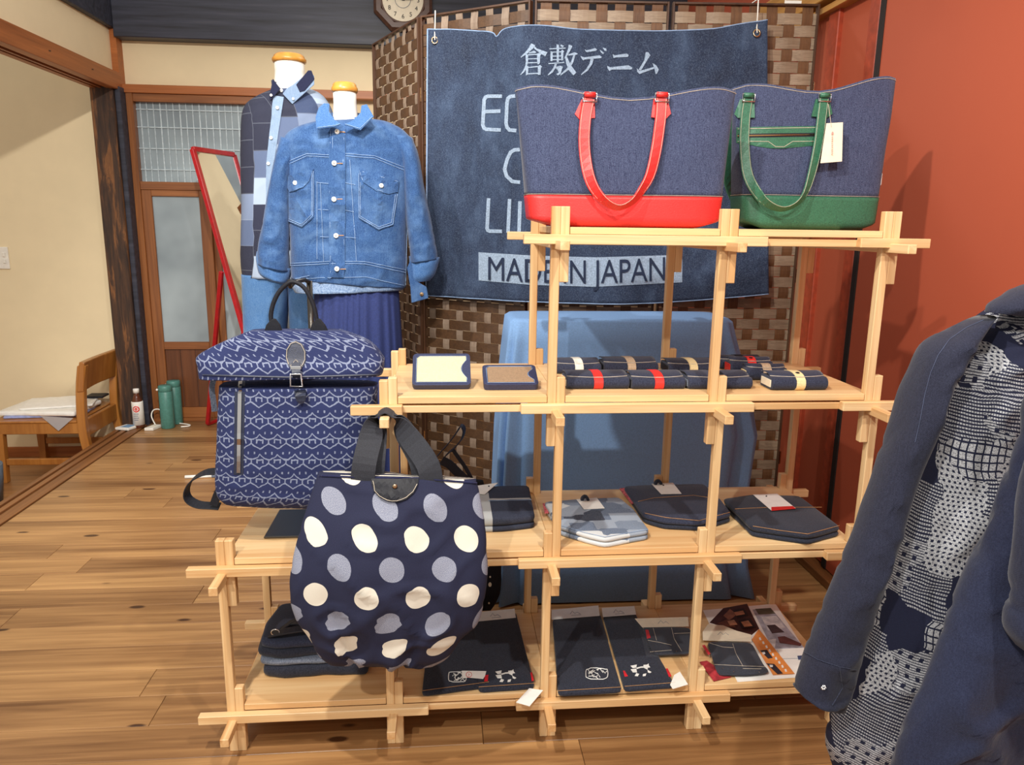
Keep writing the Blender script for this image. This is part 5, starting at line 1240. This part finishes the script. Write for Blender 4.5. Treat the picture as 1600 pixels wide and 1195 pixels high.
MB().bar(ft, ft + hv * WM * 0.4, 0.018, 0.018).build('foot_bar', REDM, mr, bevel=0.002)

# ================================================================== LITTLE THINGS BY THE PILLAR
p = PY(217, 658, 2.84); p.z = 0.0065; p.x = min(p.x, -1.30)
bt = emp('drink_bottle', p, 'clear drink bottle with white cap and white label by the corner pillar', 'bottle')
TEA = M('brown_tea', (96, 52, 36), 0.15, spec=0.6)
MB().lathe([(0.028, 0), (0.031, 0.006), (0.031, 0.14), (0.029, 0.155), (0.018, 0.185), (0.014, 0.20), (0.014, 0.208)], p, 24).build('bottle_body', TEA, bt, smooth=True)
MB().lathe([(0.0318, 0.018), (0.0318, 0.150), (0.030, 0.156)], p, 24).build('label_wrap', PAPER, bt, smooth=True)
MB().lathe([(0.0165, 0.206), (0.0165, 0.226), (0.015, 0.230), (0.0, 0.2305)], p, 20).build('cap', PAPER, bt, smooth=True)
ring = [p + Vector((0.0155 * math.cos(t) + 0.003, -0.0318 + 0.004 * abs(math.cos(t)), 0.115 + 0.0155 * math.sin(t))) for t in [k * math.pi / 10 for k in range(20)]]
MB().tube(ring, 0.0034, 6, True).build('label_mark', REDB, bt)
MB().tube([p + Vector((0.003 + 0.005 * math.cos(t), -0.0322, 0.115 + 0.006 * math.sin(t))) for t in [k * math.pi / 4 for k in range(8)]], 0.003, 5, True).build('label_mark', REDB, bt)
for k in range(4):
    BX('label_text', p + Vector((-0.012, -0.0328, 0.085 - 0.012 * k)), p + Vector((0.015 - 0.004 * (k % 2), -0.0320, 0.0885 - 0.012 * k)), GRD, bt, 0)
GB = soft('sage_bottle', (78, 132, 122), 0.4, 0.04, 80)
for k, (px, py, lb_) in enumerate(((263, 668, 'sage green slim flask in front of the other by the door'), (276, 661, 'sage green slim flask standing behind the other by the door'))):
    q = PZ(px, py, 0); h = 0.255 if k == 0 else 0.262
    f = emp('slim_flask', q, lb_, 'flask', 'sage flasks by the door')
    MB().lathe([(0.035, 0), (0.038, 0.004), (0.038, h * 0.86), (0.037, h * 0.865)], q, 28).build('flask_body', GB, f, smooth=True)
    MB().lathe([(0.037, h * 0.87), (0.038, h * 0.875), (0.038, h - 0.006), (0.034, h), (0.0, h + 0.001)], q, 28).build('lid', GB, f, smooth=True)
    MB().tube([q + Vector((-0.034, -0.02, h * 0.93)), q + Vector((-0.040, -0.022, h * 0.90))], 0.006, 8).build('catch', PAPER, f)
q = PZ(200, 669, 0.008); q.z = 0.0065; q.x = -1.36; q.y = 2.80
ph = emp('card_reader', q, 'small white gadget with pale blue screen on the sill', 'gadget')
MB().prism([q + Vector(v) for v in ((-0.055, -0.02, 0), (0.03, -0.045, 0), (0.06, 0.03, 0), (-0.02, 0.055, 0))], (0, 0, 0.016)).build('case', WHITE, ph, bevel=0.005, bseg=2)
MB().prism([q + Vector(v) for v in ((-0.025, -0.012, 0.0162), (0.025, -0.028, 0.0162), (0.045, 0.022, 0.0162), (-0.005, 0.04, 0.0162))], (0, 0, 0.0006)).build('screen', soft('pale_blue_screen', (130, 172, 212), 0.3), ph)
q = PZ(240, 667, 0.01); q.z = 0.0
ch = emp('plug_adapter', q, 'small white plug adapter on the floor beside the green flasks', 'adapter')
MB().prism([q + Vector(v) for v in ((-0.035, -0.05, 0), (0.015, -0.05, 0), (0.035, 0.03, 0), (-0.01, 0.035, 0))], (0, 0, 0.018)).build('case', WHITE, ch, bevel=0.004, bseg=2)
MB().prism([q + Vector(v) for v in ((-0.012, -0.02, 0.0182), (0.008, -0.02, 0.0182), (0.016, 0.01, 0.0182), (0.0, 0.012, 0.0182))], (0, 0, 0.001)).build('socket_face', CARD, ch)
cord = cr([q + Vector(v) for v in ((0.0, 0.034, 0.01), (-0.03, 0.06, 0.06), (-0.025, 0.09, 0.09), (0.01, 0.10, 0.085), (0.03, 0.10, 0.02), (0.10, 0.10, 0.006), (0.18, 0.06, 0.006), (0.19, 0.03, 0.006), (0.15, 0.012, 0.006))], 40)
MB().tube(cord, 0.004, 6).build('cable', WHITE, ch, smooth=True)
q = PZ(296, 745, 0.008); q.z = 0
mkr = emp('white_marker', q, 'white marker pen lying on the floor behind the backpack strap', 'pen')
MB().tube([q + Vector((-0.02, 0, 0.008)), q + Vector((0.10, 0.01, 0.008))], 0.008, 12).build('barrel', PAPER, mkr, smooth=True)
MB().tube([q + Vector((0.10, 0.01, 0.008)), q + Vector((0.14, 0.0135, 0.008))], 0.009, 12).build('pen_cap', GRD, mkr, smooth=True)

# ================================================================== LOW CHAIR IN THE NEXT ROOM
FZ = -0.22
cr_ = emp('low_chair', (-1.66, 2.76, FZ), 'low honey-coloured wooden chair in the room on the left', 'chair')
for y0 in (2.53, 2.94):
    path = [(-1.425, FZ), (-1.468, -0.02), (-1.478, 0.12), (-1.466, 0.30), (-1.445, 0.43)]
    rg = [[Vector((x + dx, y0 + dy, zz)) for dx, dy in ((-0.022, -0.0), (0.022, -0.0), (0.022, 0.04), (-0.022, 0.04))] for x, zz in [(q.x, q.y) for q in cr([(a, b, 0) for a, b in path], 12)]]
    rg = [[v - Vector((0.02, 0, 0)) if False else v for v in g] for g in rg]
    MB().loft(rg).build('back_leg', CHAIRW, cr_, bevel=0.004)
    MB().prism([(-1.93, y0 + 0.002, FZ), (-1.895, y0 + 0.002, FZ), (-1.885, y0 + 0.002, 0.06), (-1.935, y0 + 0.002, 0.06)], (0, 0.036, 0)).build('front_leg', CHAIRW, cr_, bevel=0.003)
    BX('side_rail', (-1.94, y0 + 0.002, 0.055), (-1.495, y0 + 0.034, 0.115), CHAIRW, cr_, 0.003)
    BX('stretcher', (-1.89, y0 + 0.008, -0.12), (-1.47, y0 + 0.028, -0.085), CHAIRW, cr_, 0.003)
rg = []
for k in range(13):
    t = k / 12; yy = ease(2.525, 2.985, t); bow = 0.022 * math.sin(math.pi * t)
    rg.append([Vector((x - bow, yy, zz)) for x, zz in ((-1.482, 0.285), (-1.444, 0.288), (-1.424, 0.448 - 0.25 * bow), (-1.452, 0.452 - 0.25 * bow))])
MB().loft(rg).build('backrest', CHAIRW, cr_, bevel=0.006, bseg=2)
BX('back_rail', (-1.487, 2.57, 0.03), (-1.463, 2.94, 0.125), CHAIRW, cr_, 0.003)
BX('front_rail', (-1.935, 2.57, 0.055), (-1.91, 2.94, 0.115), CHAIRW, cr_, 0.003)
MB().box((-1.945, 2.528, 0.115), (-1.50, 2.982, 0.128)).build('seat', CHAIRW, cr_, bevel=0.004)
zs = 0.129
for k, (dx, dy, w_, h_, rz, mt, lb_) in enumerate(((-1.72, 2.75, 0.40, 0.30, 0.1, soft('lilac_folder', (150, 160, 206), 0.5), 'pale blue folder at the bottom of the pile on the chair'), (-1.73, 2.74, 0.42, 0.30, -0.06, PAPER, 'thick white paper envelope on the pile on the chair'), (-1.70, 2.80, 0.36, 0.27, 0.25, PAPER, 'white sheets on top of the pile on the chair'))):
    th = (0.012, 0.022, 0.010)[k]; R = Matrix.Rotation(rz, 3, 'Z'); c = Vector((dx, dy, zs))
    poly = [(c + R @ Vector((sx * w_ / 2, sy * h_ / 2, 0))) for sx, sy in ((-1, -1), (1, -1), (1, 1), (-1, 1))]
    tag(cushion([(v.x, v.y) for v in poly], zs, zs + th, 0.006, 0.004, k * 2.0).build('paper_envelope' if k else 'folder', mt, None, smooth=True), lb_, 'papers'); zs += th + 0.001
tag(MB().prism([PY(*q, 2.522) for q in Q([(290, 505), (525, 520), (420, 612)], 0, 540, 4.595)], (0, 0.002, 0)).build('plastic_wrap', M('grey_film', (190, 184, 184), 0.2, alpha=0.75), None), 'grey plastic wrap corner hanging over the chair seat edge', 'plastic wrap')
tag(BX('black_case', (-1.60, 2.86, zs), (-1.50, 2.95, zs + 0.012), BLACK, None, 0.003), 'flat black case on the papers behind the chair back', 'case')
tag(MB().lathe([(0.10, 0), (0.115, 0.12), (0.12, 0.20), (0.112, 0.20), (0.095, 0.012), (0.0, 0.012)], (-1.86, 2.22, FZ), 28).build('waste_bin', soft('slate_plastic', (96, 112, 128), 0.5), None, smooth=True), 'grey-blue plastic bin under the chair at the left edge', 'bin')

# ================================================================== GARMENTS ON THE RIGHT
YG = -0.38
g1 = emp('kasuri_jacket', (1.42, YG, 0.3), 'indigo jacket with white kasuri patchwork front, hanging at the right edge', 'jacket')
rows = [(1556, 478, 1660, 462), (1508, 520, 1690, 500), (1490, 560, 1700, 560), (1468, 630, 1690, 640), (1440, 720, 1680, 740), (1408, 820, 1660, 850), (1378, 920, 1630, 960), (1345, 1010, 1590, 1060), (1312, 1100, 1550, 1150), (1296, 1160, 1520, 1220), (1300, 1196, 1500, 1260)]
gm = pillow(rows, YG, [0.04, 0.07, 0.085, 0.09, 0.085, 0.08, 0.075, 0.075, 0.07, 0.065, 0.05], nr=70, n=96, ex=2.2, amp=0.016, freq=7, seed=1.0, pleat=lambda a, v: 0.014 * math.exp(-((a + 0.12) / 0.05) ** 2) * (0.4 + v) - 0.012 * math.exp(-((a - 0.05) / 0.06) ** 2))
gm.build('body', KASURI, g1, smooth=True)
rows = [(1498, 512, 1548, 492), (1452, 545, 1512, 532), (1428, 592, 1474, 596), (1404, 660, 1450, 670), (1374, 745, 1420, 756), (1346, 822, 1396, 836), (1312, 900, 1370, 918), (1278, 980, 1346, 1004), (1252, 1042, 1328, 1068), (1240, 1074, 1316, 1104)]
g2 = pillow(rows, YG - 0.05, [0.03, 0.05, 0.05, 0.048, 0.045, 0.043, 0.042, 0.042, 0.042, 0.040], nr=60, n=56, ex=2.3, amp=0.012, freq=9, seed=6.0)
sv = g2.build('sleeve', JKT, g1, smooth=True); gs2 = Surf(g2)
gs2.stitch([[(1252, 1016), (1278, 1030), (1312, 1042), (1338, 1046)], [(1312, 1042), (1316, 1075), (1300, 1102)]], 0.0008, 0.001).build('cuff_seam', DKD2, sv)
bc = gs2.hit(1287, 1073, 0.004)
bo_ = MB()
for k in range(6): bo_.lathe([(0.0022, 0), (0.0002, 0.0022)], bc + Vector((0.003 * math.cos(k * math.pi / 3), 0, 0.003 * math.sin(k * math.pi / 3))), 8, 'y')
bo_.build('cuff_button', STEEL, sv)
gs2.stitch([[(1537, 500), (1510, 512), (1484, 530), (1466, 555), (1454, 583), (1445, 618), (1438, 656), (1430, 691)]], 0.0005, 0.001).build('armhole_seam', soft('slate_thread', (70, 78, 104), 0.8), sv)
cm = pillow([(1606, 447, 1690, 440), (1586, 454, 1690, 452), (1566, 466, 1690, 470), (1550, 478, 1690, 486), (1544, 488, 1690, 500)], YG - 0.07, [0.03, 0.04, 0.045, 0.045, 0.035], nr=20, n=40, amp=0.006, freq=12)
cm.build('collar', JKT, g1, smooth=True)
NV = denim('soft_navy_cotton', (24, 29, 52), (60, 68, 98), 0.36, 500, 0.25, (44, 52, 80), wr=0.6)
g3 = emp('navy_coat', (1.45, -0.575, 0.3), 'plain navy cotton coat hanging in front of the kasuri jacket', 'coat')
rows = [(1625, 560, 1720, 560), (1602, 690, 1740, 690), (1570, 770, 1740, 780), (1530, 870, 1740, 880), (1492, 960, 1735, 985), (1455, 1045, 1690, 1075), (1422, 1120, 1640, 1150), (1395, 1200, 1600, 1230), (1372, 1260, 1560, 1300)]
cm2 = pillow(rows, -0.575, [0.04, 0.055, 0.06, 0.06, 0.06, 0.06, 0.055, 0.05, 0.04], nr=60, n=80, ex=2.2, amp=0.016, freq=8, seed=9.0)
cm2.build('body', NV, g3, smooth=True)
rows = [(1628, 640, 1720, 640), (1606, 760, 1720, 760), (1590, 850, 1720, 860), (1586, 930, 1700, 940), (1578, 985, 1660, 1010), (1590, 1010, 1640, 1040)]
pillow(rows, -0.65, [0.03, 0.05, 0.055, 0.05, 0.045, 0.02], nr=36, n=48, amp=0.014, freq=10, seed=4.0).build('sleeve', NV, g3, smooth=True)
g4 = pillow([(1600, 1010, 1760, 1010), (1585, 1090, 1760, 1090), (1540, 1150, 1740, 1180), (1500, 1200, 1700, 1240), (1480, 1260, 1680, 1300)], -0.49, [0.015, 0.022, 0.024, 0.024, 0.02], nr=24, n=48, amp=0.004, freq=8, seed=7.0)
tag(g4.build('faded_jeans', LTD, None, smooth=True), 'faded light blue jeans hanging at the bottom right corner', 'jeans')
# the wall rail these garments hang from, just beyond the frame
rk = emp('garment_rail', (1.66, -0.55, 1.25), 'slim dark wall rail carrying the jackets at the right', 'garment rail')
MB().tube([(1.53, -0.78, 1.25), (1.53, -0.36, 1.25)], 0.010, 12).build('rail', DARKM, rk, smooth=True)
for yy in (-0.74, -0.40):
    MB().tube([(1.53, yy, 1.25), (1.80, yy, 1.25)], 0.008, 10).build('bracket', DARKM, rk, smooth=True)
    MB().tube([(1.79, yy, 1.25), (1.80, yy, 1.25)], 0.022, 16).build('wall_plate', DARKM, rk, smooth=True)
for yy, zt, hw, lb_ in ((-0.43, 1.09, 0.10, 'dark clothes hanger inside the kasuri jacket'), (-0.575, 0.98, 0.06, 'dark clothes hanger inside the navy coat'), (-0.49, 0.66, 0.07, 'dark clothes hanger carrying the faded jeans')):
    hg = emp('clothes_hanger', (1.53, yy, zt), lb_, 'hanger', 'hangers on the wall rail')
    MB().tube([(1.53, yy, zt - 0.03), (1.53, yy, 1.20)] + [(1.53 + 0.018 * math.sin(q), yy, 1.246 - 0.022 * math.cos(q)) for q in [k * math.pi / 8 for k in range(0, 15)]], 0.0028, 6).build('hook', DARKM, hg, smooth=True)
    MB().tube([(1.53 - hw, yy, zt - 0.10), (1.53 - 0.03, yy, zt - 0.04), (1.53, yy, zt - 0.03), (1.53 + 0.03, yy, zt - 0.04), (1.53 + hw, yy, zt - 0.10)], 0.007, 8).build('shoulder_bar', DARKM, hg, smooth=True)
